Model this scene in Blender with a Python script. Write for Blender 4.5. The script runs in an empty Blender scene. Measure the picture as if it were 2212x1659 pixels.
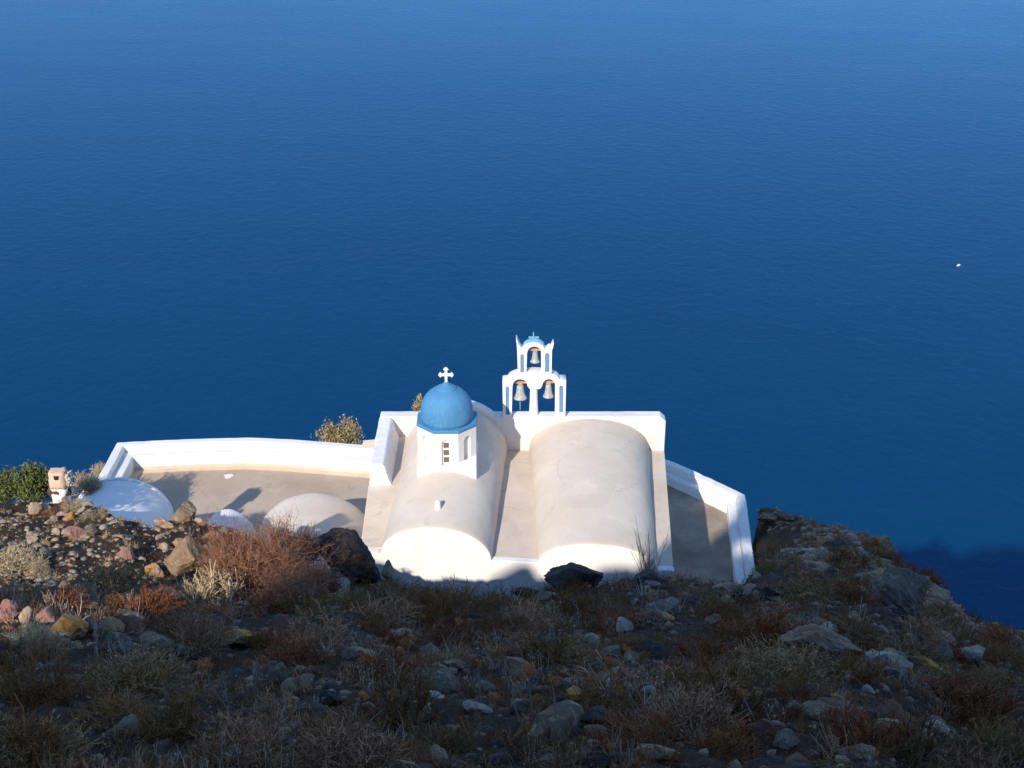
import bpy, bmesh, math, random
import numpy as np
from mathutils import Vector, Matrix

R = math.radians
scene = bpy.context.scene
COL = scene.collection

# ------------------------------------------------------------------ camera
CAM = np.array((0.0, 0.0, 250.0))          # eye, 250 m above the sea
PITCH = R(25.0)
LENS = 48.8
cam_d = bpy.data.cameras.new("camera")
cam_d.lens = LENS
cam_d.sensor_width = 36
cam_d.clip_start = 0.2
cam_d.clip_end = 60000
cam = bpy.data.objects.new("camera", cam_d)
cam.location = CAM
cam.rotation_euler = (math.pi / 2 - PITCH, 0, 0)
COL.objects.link(cam)
scene.camera = cam

# ------------------------------------------------------------------ light
SUN_EL, SUN_AZ = R(30.5), R(22.0)          # light travels towards +Y, turned 22 deg to +X
SUN_D = np.array((math.sin(SUN_AZ) * math.cos(SUN_EL), math.cos(SUN_AZ) * math.cos(SUN_EL), -math.sin(SUN_EL)))
world = bpy.data.worlds.new("World")
scene.world = world
world.use_nodes = True
wn = world.node_tree
bg = wn.nodes["Background"]
sky = wn.nodes.new("ShaderNodeTexSky")
sky.sky_type = 'NISHITA'
sky.sun_disc = False
sky.sun_elevation = SUN_EL
sky.sun_rotation = math.pi + SUN_AZ        # the sun stands behind the camera, to the left
sky.altitude = 200
sky.air_density = 1.0
sky.dust_density = 0.0
sky.ozone_density = 5.0
wn.links.new(sky.outputs[0], bg.inputs[0])
bg.inputs[1].default_value = 0.15
sun_d = bpy.data.lights.new("sun", 'SUN')
sun_d.energy = 3.35
sun_d.angle = R(0.53)
sun_d.color = (1.0, 0.905, 0.775)
sun = bpy.data.objects.new("sun", sun_d)
sun.rotation_euler = Vector(SUN_D).to_track_quat('-Z', 'Y').to_euler()
sun.location = (-20, -40, 300)
COL.objects.link(sun)
vs = scene.view_settings
vs.view_transform = 'Standard'
vs.look = 'None'
vs.exposure = 0.72
vs.gamma = 1.0
scene.cycles.use_denoising = True
scene.cycles.max_bounces = 6
scene.cycles.diffuse_bounces = 3
scene.cycles.glossy_bounces = 2
scene.cycles.transmission_bounces = 2

# ------------------------------------------------------------------ measuring helpers
# (x, y) are read off the photograph at 2212 x 1659; every point gets a real depth
CP, SP = math.cos(PITCH), math.sin(PITCH)
FPX = LENS / 36 * 2212
def ray(x, y):
    u, v = (x - 1106) / FPX, (829.5 - y) / FPX
    return np.array((u, CP + v * SP, -SP + v * CP))
def at_y(x, y, Y):
    d = ray(x, y); return CAM + d * (Y / d[1])
def at_z(x, y, Z):
    d = ray(x, y); return CAM + d * ((Z - CAM[2]) / d[2])
def tan_y(y):
    return math.tan(PITCH + math.atan((y - 829.5) / FPX))

# ------------------------------------------------------------------ numpy noise
def _hash(ix, iy, s):
    h = (ix * 374761393 + iy * 668265263 + s * 1442695041) & 0xFFFFFFFF
    h = ((h ^ (h >> 13)) * 1274126177) & 0xFFFFFFFF
    return ((h ^ (h >> 16)) & 0xFFFF) / 65535.0
def vnoise(x, y, s=0):
    x = np.asarray(x, float); y = np.asarray(y, float)
    ix = np.floor(x).astype(np.int64); iy = np.floor(y).astype(np.int64)
    fx = x - ix; fy = y - iy
    fx = fx * fx * (3 - 2 * fx); fy = fy * fy * (3 - 2 * fy)
    a = _hash(ix, iy, s); b = _hash(ix + 1, iy, s); c = _hash(ix, iy + 1, s); d = _hash(ix + 1, iy + 1, s)
    return (a + (b - a) * fx) * (1 - fy) + (c + (d - c) * fx) * fy - 0.5
def smooth(a, b, x):
    t = np.clip((x - a) / (b - a), 0, 1); return t * t * (3 - 2 * t)

# ------------------------------------------------------------------ object helpers
def props(o, label=None, cat=None, group=None, kind=None):
    if label: o["label"] = label
    if cat: o["category"] = cat
    if group: o["group"] = group
    if kind: o["kind"] = kind
    return o
def link(name, mesh, mat=None, parent=None, smooth_shade=False):
    o = bpy.data.objects.new(name, mesh)
    COL.objects.link(o)
    if mat is not None:
        mesh.materials.clear(); mesh.materials.append(mat)
    if parent is not None:
        o.parent = parent
        o.matrix_parent_inverse = parent.matrix_world.inverted() if False else Matrix.Translation(-Vector(origin_of(parent)))
    if smooth_shade:
        mesh.polygons.foreach_set("use_smooth", [True] * len(mesh.polygons))
    return o
_origins = {}
def origin_of(o):
    t = Vector((0, 0, 0))
    while o is not None:
        t += o.location
        if o.parent is not None: t += o.matrix_parent_inverse.translation
        o = o.parent
    return t
def empty(name, loc, label=None, cat=None, group=None):
    o = bpy.data.objects.new(name, None)
    o.location = loc
    o.empty_display_size = 0.2
    COL.objects.link(o)
    return props(o, label, cat, group)
def pydata(name, V, F, mat=None, parent=None, sm=False, fix=True):
    me = bpy.data.meshes.new(name)
    me.from_pydata([tuple(map(float, v)) for v in V], [], [tuple(f) for f in F])
    if fix:
        bm = bmesh.new(); bm.from_mesh(me)
        bmesh.ops.recalc_face_normals(bm, faces=bm.faces)
        bm.to_mesh(me); bm.free()
    me.update()
    return link(name, me, mat, parent, sm)
def npmesh(name, V, F, flat=False):
    """triangles or quads from numpy arrays"""
    V = np.asarray(V, np.float32); F = np.asarray(F, np.int32)
    me = bpy.data.meshes.new(name)
    n, k = F.shape
    me.vertices.add(len(V)); me.vertices.foreach_set("co", V.ravel())
    me.loops.add(n * k); me.loops.foreach_set("vertex_index", F.ravel())
    me.polygons.add(n)
    me.polygons.foreach_set("loop_start", np.arange(0, n * k, k, dtype=np.int32))
    me.update(calc_edges=True)
    if flat: me.polygons.foreach_set('use_smooth', np.zeros(n, bool))
    return me
def box(x0, x1, y0, y1, z0, z1):
    V = [(x, y, z) for z in (z0, z1) for y in (y0, y1) for x in (x0, x1)]
    F = [(0, 2, 3, 1), (4, 5, 7, 6), (0, 1, 5, 4), (2, 6, 7, 3), (0, 4, 6, 2), (1, 3, 7, 5)]
    return V, F
def merge(parts):
    V, F = [], []
    for v, f in parts:
        n = len(V); V += list(v); F += [tuple(i + n for i in q) for q in f]
    return V, F
def bevel(o, w=0.03, seg=2):
    m = o.modifiers.new("bevel", 'BEVEL'); m.width = w; m.segments = seg; m.limit_method = 'ANGLE'; m.angle_limit = R(40)
    return o
_clouds = bpy.data.textures.new("plaster unevenness", 'CLOUDS'); _clouds.noise_scale = 0.45; _clouds.noise_depth = 3
def wobble(o, amp=0.035, levels=3, w=0.04):
    """hand-made look: rounded edges and uneven faces"""
    if w: bevel(o, w, 2)
    m = o.modifiers.new("dice", 'SUBSURF'); m.subdivision_type = 'SIMPLE'; m.levels = levels; m.render_levels = levels
    d = o.modifiers.new("uneven", 'DISPLACE'); d.texture = _clouds; d.texture_coords = 'GLOBAL'; d.strength = amp; d.mid_level = 0.5
    return o
def prism(poly, y0, y1):
    """(x, z) outline extruded along Y, convex or not"""
    n = len(poly)
    V = [(x, y0, z) for x, z in poly] + [(x, y1, z) for x, z in poly]
    F = [tuple(range(n)), tuple(range(2 * n - 1, n - 1, -1))] + [(i, (i + 1) % n, n + (i + 1) % n, n + i) for i in range(n)]
    return V, F
def flat_prism(poly, z0, z1):
    n = len(poly)
    V = [(x, y, z0) for x, y in poly] + [(x, y, z1) for x, y in poly]
    F = [tuple(range(n)), tuple(range(2 * n - 1, n - 1, -1))] + [(i, (i + 1) % n, n + (i + 1) % n, n + i) for i in range(n)]
    return V, F
def lathe(profile, cx, cy, seg=32):
    V, F = [], []
    for r, z in profile:
        for k in range(seg):
            a = 2 * math.pi * k / seg
            V.append((cx + r * math.cos(a), cy + r * math.sin(a), z))
    for i in range(len(profile) - 1):
        for k in range(seg):
            F.append((i * seg + k, i * seg + (k + 1) % seg, (i + 1) * seg + (k + 1) % seg, (i + 1) * seg + k))
    F.append(tuple(range(seg))); F.append(tuple(range(len(profile) * seg - 1, (len(profile) - 1) * seg - 1, -1)))
    return V, F
def holed(name, outlines, y0, y1, mat, parent, bev=0.012):
    """outline with holes in the XZ plane, extruded in Y (a filled 2D curve made into a mesh)"""
    cu = bpy.data.curves.new(name, 'CURVE')
    cu.dimensions = '2D'; cu.fill_mode = 'BOTH'
    cu.extrude = (y1 - y0) / 2 - bev; cu.bevel_depth = bev; cu.bevel_resolution = 1; cu.offset = -bev
    for pts in outlines:
        sp = cu.splines.new('POLY'); sp.points.add(len(pts) - 1); sp.use_cyclic_u = True
        for p, (x, z) in zip(sp.points, pts): p.co = (x, z, 0, 1)
    o = bpy.data.objects.new(name, cu); COL.objects.link(o)
    dg = bpy.context.evaluated_depsgraph_get()
    me = bpy.data.meshes.new_from_object(o.evaluated_get(dg))
    bpy.data.objects.remove(o); bpy.data.curves.remove(cu)
    me.transform(Matrix.Translation((0, (y0 + y1) / 2, 0)) @ Matrix.Rotation(math.pi / 2, 4, 'X'))
    bm = bmesh.new(); bm.from_mesh(me)
    bmesh.ops.remove_doubles(bm, verts=bm.verts, dist=0.0005)
    bmesh.ops.recalc_face_normals(bm, faces=bm.faces)
    bm.to_mesh(me); bm.free()
    me.name = name
    return link(name, me, mat, parent)

# ------------------------------------------------------------------ materials
def new_mat(name):
    m = bpy.data.materials.new(name); m.use_nodes = True
    t = m.node_tree; b = t.nodes["Principled BSDF"]
    return m, t, b
def nd(t, kind, **kw):
    n = t.nodes.new(kind)
    for k, v in kw.items():
        if k.startswith("_"): setattr(n, k[1:], v)
        else: n.inputs[k.replace("__", " ")].default_value = v
    return n
def ramp(t, src, stops, interp='LINEAR'):
    r = t.nodes.new("ShaderNodeValToRGB"); r.color_ramp.interpolation = interp
    e = r.color_ramp.elements
    while len(e) < len(stops): e.new(0.5)
    for el, (p, c) in zip(e, stops):
        el.position = p; el.color = (*c, 1) if len(c) == 3 else c
    t.links.new(src, r.inputs[0]); return r.outputs[0]
def mixc(t, fac, a, b, mode='MIX'):
    m = t.nodes.new("ShaderNodeMix"); m.data_type = 'RGBA'; m.blend_type = mode
    for s, v in ((m.inputs[0], fac), (m.inputs[6], a), (m.inputs[7], b)):
        if isinstance(v, (tuple, list)): s.default_value = (*v, 1)
        elif isinstance(v, (int, float)): s.default_value = v
        else: t.links.new(v, s)
    return m.outputs[2]
def noise(t, vec, scale, detail=4, rough=0.55, dist=0.0):
    n = nd(t, "ShaderNodeTexNoise", Scale=scale, Detail=detail, Roughness=rough, Distortion=dist)
    if vec is not None: t.links.new(vec, n.inputs["Vector"])
    return n.outputs["Fac"]
def coords(t, scale=(1, 1, 1), obj=False):
    if obj:
        tc = t.nodes.new("ShaderNodeTexCoord"); src = tc.outputs["Object"]
    else:
        g = t.nodes.new("ShaderNodeNewGeometry"); src = g.outputs["Position"]
    mp = t.nodes.new("ShaderNodeMapping"); mp.inputs["Scale"].default_value = scale
    t.links.new(src, mp.inputs["Vector"]); return mp.outputs[0]
def bump(t, b, h, strength=0.3, dist=0.02):
    n = nd(t, "ShaderNodeBump", Strength=strength, Distance=dist)
    t.links.new(h, n.inputs["Height"]); t.links.new(n.outputs[0], b.inputs["Normal"])
def setc(t, b, c):
    if isinstance(c, (tuple, list)): b.inputs["Base Color"].default_value = (*c, 1)
    else: t.links.new(c, b.inputs["Base Color"])

def lime(name, clean, dirty, amount, warm=None, bumpy=0.35, streak=(1, 1, 1)):
    """lime-washed plaster: brush marks, weather stains, a few bare patches"""
    m, t, b = new_mat(name)
    p = coords(t, streak)
    big = noise(t, p, 0.55, 5, 0.6)
    mid = noise(t, p, 2.6, 6, 0.65, 0.6)
    fine = noise(t, p, 14, 5, 0.7)
    f1 = ramp(t, big, [(0.35, (0, 0, 0)), (0.68, (1, 1, 1))])
    f2 = ramp(t, mid, [(0.45, (0, 0, 0)), (0.75, (1, 1, 1))])
    fm = mixc(t, 0.5, f1, f2, 'SCREEN')
    mm = nd(t, "ShaderNodeMath", _operation='MULTIPLY'); t.links.new(fm, mm.inputs[0]); mm.inputs[1].default_value = amount
    c = mixc(t, mm.outputs[0], clean, dirty)
    spot = ramp(t, noise(t, p, 5.5, 3, 0.5, 1.2), [(0.70, (0, 0, 0)), (0.735, (1, 1, 1))])
    sp = nd(t, "ShaderNodeMath", _operation='MULTIPLY'); t.links.new(spot, sp.inputs[0]); sp.inputs[1].default_value = 0.35 * amount
    c = mixc(t, sp.outputs[0], c, warm or dirty)
    # trowelled fields of slightly different tone, hairline cracks, rain streaks
    wv = nd(t, "ShaderNodeVectorMath", _operation='ADD'); t.links.new(p, wv.inputs[0])
    wn_ = nd(t, "ShaderNodeTexNoise", Scale=1.6, Detail=4.0, Roughness=0.6); t.links.new(p, wn_.inputs["Vector"])
    ws = nd(t, "ShaderNodeVectorMath", _operation='SCALE'); ws.inputs["Scale"].default_value = 0.9; t.links.new(wn_.outputs["Color"], ws.inputs[0]); t.links.new(ws.outputs[0], wv.inputs[1])
    vo = nd(t, "ShaderNodeTexVoronoi", Scale=0.75); t.links.new(wv.outputs[0], vo.inputs["Vector"])
    bw = t.nodes.new("ShaderNodeRGBToBW"); t.links.new(vo.outputs["Color"], bw.inputs[0])
    fld = nd(t, "ShaderNodeMapRange"); t.links.new(bw.outputs[0], fld.inputs[0]); fld.inputs[3].default_value = 1.0 - 0.16 * amount; fld.inputs[4].default_value = 1.0 + 0.05 * amount
    c = mixc(t, 1.0, c, fld.outputs[0], 'MULTIPLY')
    ve = nd(t, "ShaderNodeTexVoronoi", Scale=0.42, _feature='DISTANCE_TO_EDGE'); t.links.new(wv.outputs[0], ve.inputs["Vector"])
    ck = ramp(t, ve.outputs["Distance"], [(0.0, (1, 1, 1)), (0.014, (0, 0, 0))])
    cm = nd(t, "ShaderNodeMath", _operation='MULTIPLY'); t.links.new(ck, cm.inputs[0]); cr = ramp(t, noise(t, p, 0.9, 2), [(0.48, (0, 0, 0)), (0.62, (1, 1, 1))]); t.links.new(cr, cm.inputs[1])
    cq = nd(t, "ShaderNodeMath", _operation='MULTIPLY'); t.links.new(cm.outputs[0], cq.inputs[0]); cq.inputs[1].default_value = 0.55 * amount
    c = mixc(t, cq.outputs[0], c, tuple(0.45 * k for k in dirty))
    stv = nd(t, "ShaderNodeMapping"); stv.inputs["Scale"].default_value = (5.0, 5.0, 0.35); t.links.new(p, stv.inputs["Vector"])
    st = ramp(t, noise(t, stv.outputs[0], 1.0, 5, 0.65), [(0.52, (0, 0, 0)), (0.74, (1, 1, 1))])
    sm_ = nd(t, "ShaderNodeMath", _operation='MULTIPLY'); t.links.new(st, sm_.inputs[0]); sm_.inputs[1].default_value = 0.45 * amount
    c = mixc(t, sm_.outputs[0], c, dirty)
    setc(t, b, c)
    b.inputs["Roughness"].default_value = 0.92
    b.inputs["Specular IOR Level"].default_value = 0.15
    hm = mixc(t, 0.5, mid, fine)
    bump(t, b, hm, bumpy, 0.03)
    return m
M = {}
M['white'] = lime("white limewash", (0.82, 0.805, 0.785), (0.70, 0.655, 0.595), 0.38, (0.50, 0.42, 0.34))
M['roof'] = lime("weathered roof plaster", (0.705, 0.62, 0.52), (0.585, 0.485, 0.385), 0.6, (0.44, 0.37, 0.30), 0.45)
M['valley'] = lime("beige roof screed", (0.68, 0.585, 0.485), (0.55, 0.44, 0.345), 0.7, (0.40, 0.31, 0.24), 0.5)
M['patchy'] = lime("flaking plaster wall", (0.81, 0.785, 0.745), (0.69, 0.62, 0.53), 0.6, (0.46, 0.38, 0.30), 0.7)
M['pave'] = lime("cement terrace floor", (0.50, 0.40, 0.305), (0.39, 0.305, 0.23), 0.8, (0.44, 0.38, 0.32), 0.4)
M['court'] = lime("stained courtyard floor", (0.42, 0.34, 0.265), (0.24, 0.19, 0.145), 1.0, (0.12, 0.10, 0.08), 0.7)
M['skirt'] = lime("pinkish skirting wash", (0.70, 0.55, 0.42), (0.58, 0.43, 0.32), 0.6)
M['pink'] = lime("pink chimney plaster", (0.74, 0.53, 0.40), (0.62, 0.42, 0.31), 0.6, (0.5, 0.42, 0.36), 0.8)

def paint(name, col, dark):
    m, t, b = new_mat(name)
    p = coords(t)
    n1 = noise(t, p, 1.7, 5, 0.6); n2 = noise(t, p, 11, 4, 0.6)
    c = mixc(t, ramp(t, n1, [(0.35, (0, 0, 0)), (0.7, (1, 1, 1))]), col, dark)
    br = noise(t, coords(t, (9, 9, 1.2)), 1.5, 5, 0.7)
    c = mixc(t, ramp(t, br, [(0.45, (0, 0, 0)), (0.8, (0.5, 0.5, 0.5))]), c, tuple(min(1, k * 1.25 + 0.05) for k in col))
    c = mixc(t, ramp(t, noise(t, p, 7.5, 3, 0.6, 1.0), [(0.70, (0, 0, 0)), (0.72, (0.7, 0.7, 0.7))]), c, (0.34, 0.45, 0.52))
    setc(t, b, c)
    b.inputs["Roughness"].default_value = 0.72
    b.inputs["Specular IOR Level"].default_value = 0.3
    bump(t, b, mixc(t, 0.6, n1, n2), 0.22, 0.02)
    return m
M['blue'] = paint("blue dome paint", (0.072, 0.245, 0.445), (0.055, 0.205, 0.39))
M['blue_pale'] = paint("sun-bleached blue paint", (0.16, 0.36, 0.52), (0.12, 0.30, 0.46))
def plain(name, col, rough=0.6, metal=0.0, var=0.25, scale=20):
    m, t, b = new_mat(name)
    n = noise(t, coords(t), scale, 4)
    setc(t, b, mixc(t, ramp(t, n, [(0.3, (0, 0, 0)), (0.7, (1, 1, 1))]), col, tuple(c * (1 - var) for c in col)))
    b.inputs["Roughness"].default_value = rough; b.inputs["Metallic"].default_value = metal
    return m
M['panelblue'] = paint('blue panel paint', (0.13, 0.25, 0.42), (0.10, 0.21, 0.37))
M['bell'] = plain("weathered silvery bell metal", (0.44, 0.46, 0.45), 0.55, 0.0, 0.35, 9)
M['wood'] = plain("orange-brown bell yoke wood", (0.56, 0.33, 0.17), 0.7)
M['rope'] = plain("pale bell rope", (0.5, 0.55, 0.62), 0.8)
M['glass'] = plain("dusty window glass", (0.16, 0.14, 0.115), 0.18)
M['hole'] = plain("hole_shade", (0.02, 0.016, 0.014), 0.9)  # near-black colour stands in for the shade inside the chimney hole
M['stone_pale'] = plain("pale tuff stone", (0.62, 0.56, 0.47), 0.9)
M['hull'] = plain("white boat hull", (0.8, 0.8, 0.8), 0.35, 0, 0.05)
M['cabin'] = plain("white boat cabin", (0.72, 0.74, 0.76), 0.4, 0, 0.05)
M['boatglass'] = plain("dark boat windscreen", (0.03, 0.04, 0.05), 0.1, 0, 0.05)

# sea
m, t, b = new_mat("deep blue sea")
g = t.nodes.new("ShaderNodeNewGeometry")
def seamap(sx, sy, rot):
    mp = t.nodes.new("ShaderNodeMapping"); mp.inputs["Scale"].default_value = (sx, sy, 1); mp.inputs["Rotation"].default_value = (0, 0, rot)
    t.links.new(g.outputs["Position"], mp.inputs["Vector"]); return mp.outputs[0]
w1 = noise(t, seamap(1, 1.0, 0.3), 0.16, 4, 0.55, 0.5)
w2 = noise(t, seamap(1.0, 1.4, 0.25), 0.035, 3, 0.6, 0.3)
w3 = noise(t, seamap(1.0, 2.2, -0.5), 0.006, 4, 0.6, 0.4)
hmix = mixc(t, 0.3, w1, w2)
bn = nd(t, "ShaderNodeBump", Strength=0.26, Distance=1.1); t.links.new(hmix, bn.inputs["Height"]); t.links.new(bn.outputs[0], b.inputs["Normal"])
setc(t, b, mixc(t, ramp(t, w3, [(0.38, (0, 0, 0)), (0.62, (1, 1, 1))]), (0.0008, 0.037, 0.096), (0.0009, 0.040, 0.103)))
b.inputs["Specular IOR Level"].default_value = 0.0
b.inputs["Roughness"].default_value = 1.0
gl = nd(t, "ShaderNodeBsdfGlossy", Roughness=0.25); gl.inputs["Color"].default_value = (0.30, 0.50, 0.71, 1)
rr = nd(t, "ShaderNodeMapRange"); t.links.new(w3, rr.inputs[0]); rr.inputs[1].default_value = 0.35; rr.inputs[2].default_value = 0.65; rr.inputs[3].default_value = 0.235; rr.inputs[4].default_value = 0.275
t.links.new(rr.outputs[0], gl.inputs["Roughness"])
fr = nd(t, "ShaderNodeFresnel", IOR=1.33); mx = t.nodes.new("ShaderNodeMixShader")
t.links.new(bn.outputs[0], gl.inputs["Normal"]); t.links.new(bn.outputs[0], fr.inputs["Normal"])
t.links.new(fr.outputs[0], mx.inputs[0]); t.links.new(b.outputs[0], mx.inputs[1]); t.links.new(gl.outputs[0], mx.inputs[2])
t.links.new(mx.outputs[0], t.nodes["Material Output"].inputs["Surface"])
M['sea'] = m

# earth of the slope
m, t, b = new_mat("volcanic earth")
p = coords(t)
n1 = noise(t, p, 0.7, 6, 0.6); n2 = noise(t, p, 7, 6, 0.7); n3 = noise(t, p, 38, 4, 0.7)
c = ramp(t, n1, [(0.3, (0.022, 0.016, 0.012)), (0.5, (0.040, 0.028, 0.020)), (0.7, (0.030, 0.023, 0.018))])
c = mixc(t, ramp(t, n2, [(0.42, (0, 0, 0)), (0.62, (1, 1, 1))]), c, (0.075, 0.052, 0.037))
c = mixc(t, ramp(t, n3, [(0.64, (0, 0, 0)), (0.72, (1, 1, 1))]), c, (0.16, 0.13, 0.10))
setc(t, b, c); b.inputs["Roughness"].default_value = 0.95; b.inputs["Specular IOR Level"].default_value = 0.1
bump(t, b, mixc(t, 0.5, n2, n3), 0.9, 0.06)
M['earth'] = m

# ------------------------------------------------------------------ sea
me = npmesh("sea", [(-40000, -3000, 0), (40000, -3000, 0), (40000, 60000, 0), (-40000, 60000, 0)], [(0, 1, 2, 3)])
props(link("sea", me, M['sea']), kind="structure")

# ------------------------------------------------------------------ hillside
# per viewing column: near brow (distance, height in the picture), a second break of slope, the far edge
COLS = np.array([
 # x    Y_brow y_brow  Y_2  y_2   Y_edge y_edge
 (-1800, 14, 1480, 30, 1480, 44, 1380), (-1300, 14, 1480, 30, 1440, 44, 1200), (-900, 14, 1420, 30, 1310, 42, 1085), (-400, 14, 1335, 30, 1296, 42, 1080),
 (0, 13.5, 1296, 30, 1292, 42, 1078), (100, 13.5, 1295, 30, 1292, 42, 1080), (150, 13.8, 1290, 30, 1290, 41, 1082), (200, 14, 1288, 31, 1288, 39.5, 1080), (250, 14, 1287, 31, 1287, 38, 1105),
 (330, 14.5, 1283, 32, 1285, 37.5, 1135), (400, 15, 1279, 32, 1283, 37.5, 1128), (480, 15.5, 1274, 33, 1282, 38, 1132), (560, 16, 1268, 33, 1282, 38, 1165),
 (690, 16.5, 1250, 33, 1285, 38, 1240), (760, 17, 1248, 30, 1288, 39, 1300), (820, 17, 1260, 30, 1292, 39, 1320), (880, 16, 1286, 30, 1312, 40, 1335),
 (1000, 15, 1306, 30, 1335, 40, 1350), (1100, 15, 1308, 30, 1336, 40, 1350), (1180, 15.5, 1292, 30, 1322, 40, 1345), (1290, 16, 1280, 30, 1308, 40, 1335),
 (1390, 16.5, 1260, 30, 1300, 40, 1330), (1450, 17, 1260, 30, 1300, 40, 1330), (1530, 16.5, 1273, 30, 1305, 42, 1325), (1600, 16.5, 1282, 30, 1300, 44, 1315),
 (1622, 17, 1274, 34, 1262, 46, 1270), (1640, 17.5, 1250, 44, 1250, 55, 1100), (1660, 17.5, 1245, 43, 1232, 54, 1100), (1700, 18, 1240, 40, 1192, 52, 1116), (1750, 18, 1240, 34, 1168, 50, 1126), (1850, 18, 1250, 32, 1185, 45, 1158), (1900, 18, 1262, 30, 1200, 41, 1166),
 (1950, 18, 1285, 28, 1240, 36, 1222), (2050, 18, 1335, 25, 1305, 31, 1291), (2130, 18, 1375, 23, 1355, 28, 1341), (2212, 17, 1400, 22, 1375, 26, 1360), (2600, 15, 1450, 18, 1430, 22, 1420), (3400, 13, 1510, 15, 1505, 18, 1500)], float)
def base_z(X, Y):
    Yc = np.maximum(Y, 5.0)
    v = -np.tan(np.arctan(0.55 + 1.6 / Yc) - PITCH)
    px = 1106 + FPX * (CP + v * SP) * X / Yc
    Yb, yb, Y2, y2, Ye, ye = [np.interp(px, COLS[:, 0], COLS[:, i]) for i in range(1, 7)]
    T = lambda y: np.tan(PITCH + np.arctan((y - 829.5) / FPX))
    zb, z2, ze = -T(yb) * Yb, -T(y2) * Y2, -T(ye) * Ye
    h = 2.0
    z = np.where(Y < Yb, -h + (zb + h) * Y / Yb, np.where(Y < Y2, zb + (z2 - zb) * (Y - Yb) / (Y2 - Yb), z2 + (ze - z2) * (np.minimum(Y, Ye) - Y2) / (Ye - Y2)))
    z = np.where(Y < 0, -h, z)
    over = np.maximum(Y - Ye, 0)
    z = z - over * 1.1 - np.clip(over - 5, 0, None) * 1.4
    # unseen knoll added left of the frame to shade the hollow
    z = z + 1.9 * np.exp(-(((X + 16.3) / 1.5) ** 2 + ((Y - 14) / 2.2) ** 2))
    return z
def terrain(X, Y, rough=True):
    X = np.asarray(X, float); Y = np.asarray(Y, float)
    z = base_z(X, Y)
    # the cut and terraces the church stands on
    left = smooth(-20.5, -18.6, X); right = 1 - smooth(9.25, 9.75, X + 0.03 * (50 - Y))
    front = np.interp(X, [-20, -13, -9, -5.5, 0, 5, 9.5], [45.0, 44.5, 42.5, 40.5, 40, 39.5, 41.5])
    pad = left * right * smooth(-1.5, 0.4, Y - front)
    cut = np.minimum(z, -30.6)
    z = z * (1 - pad) + cut * pad
    back = smooth(56.0, 57.5, Y)
    z = np.where(Y > 56.0, np.minimum(z, -30.6 - (Y - 56.0) * 2.2), z)
    if rough:
        a = np.clip(Y / 16, 0.45, 1.6)
        z = z + 0.22 * vnoise(X / 2.3, Y / 2.3, 1) * np.minimum(a, 1) + 0.16 * vnoise(X / 0.9, Y / 0.9, 2) + 0.085 * vnoise(X / 0.37, Y / 0.37, 3) + 0.04 * vnoise(X / 0.16, Y / 0.16, 4)
        z = z + np.where(Y > 30, (0.35 * vnoise(X / 1.3, Y / 1.3, 5) + 0.22 * vnoise(X / 0.5, Y / 0.5, 6)) * smooth(29, 36, Y), 0)
    return z + CAM[2]
def ground(x, y):
    """first point of the slope that the photograph's pixel looks at"""
    d = ray(x, y)
    t = np.arange(4.0, 75, 0.04)
    P = CAM + d * t[:, None]
    hit = np.nonzero(P[:, 2] < terrain(P[:, 0], P[:, 1]))[0]
    return P[hit[0]] if len(hit) else P[-1]
rows = np.concatenate([np.linspace(-16, 4, 24, endpoint=False), np.linspace(4, 22, 170, endpoint=False), np.linspace(22, 62, 140, endpoint=False), np.linspace(62, 200, 24)])
cs = np.concatenate([np.linspace(-2.2, -0.36, 40, endpoint=False), np.linspace(-0.36, 0.36, 260, endpoint=False), np.linspace(0.36, 2.2, 40)])
YY, CC = np.meshgrid(rows, cs, indexing='ij')
XX = CC * np.maximum(YY + 6, 6)
ZZ = np.maximum(terrain(XX, YY), -4)
nr, nc = YY.shape
idx = np.arange(nr * nc).reshape(nr, nc)
F = np.stack([idx[:-1, :-1], idx[:-1, 1:], idx[1:, 1:], idx[1:, :-1]], -1).reshape(-1, 4)
me = npmesh("hillside", np.stack([XX, YY, ZZ], -1).reshape(-1, 3), F)
props(link("hillside", me, M['earth'], None, True), kind="structure")

# the rim of the cliff behind and left of the viewer: unseen, its outline shaped to throw the shade over the slope
RIM = [(60, 1.2), (10, 1.2), (-6, 1.3), (-7.8, 1.2), (-8.1, 0.6), (-8.25, -1.1), (-9.4, -1.2), (-10.4, -1.0), (-10.6, 1.2), (-10.8, 2.1), (-11.1, 2.2), (-11.4, 1.7), (-11.8, 0.9), (-12.2, -0.15),
       (-12.8, -0.05), (-13.5, -0.12), (-14.0, -0.45), (-14.8, -0.95), (-15.4, -1.3), (-15.8, -0.55), (-16.1, 0.0), (-16.5, 0.05), (-17.0, -0.25), (-17.5, -0.55),
       (-18.1, -1.5), (-20, -1.9), (-26, -2.4), (-40, -3)]
V, F = [], []
BK = 3.0
sx, sz = BK * SUN_D[0] / SUN_D[1], BK * -SUN_D[2] / SUN_D[1]
for i, (x, z) in enumerate(RIM):
    x -= sx; z += sz + CAM[2]
    g0 = CAM[2] - 3.2
    V += [(x, -BK + 1.2, g0), (x, -BK + 0.15, max(z - 0.35, g0 + 0.1)), (x, -BK, z), (x, -BK - 0.8, z - 0.2), (x, -BK - 9, g0 - 1)]
for i in range(len(RIM) - 1):
    for k in range(4):
        a = i * 5 + k; F.append((a, a + 1, a + 6, a + 5))
props(pydata("shade_rim", V, F, M['earth'], fix=True), kind="structure")

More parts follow.
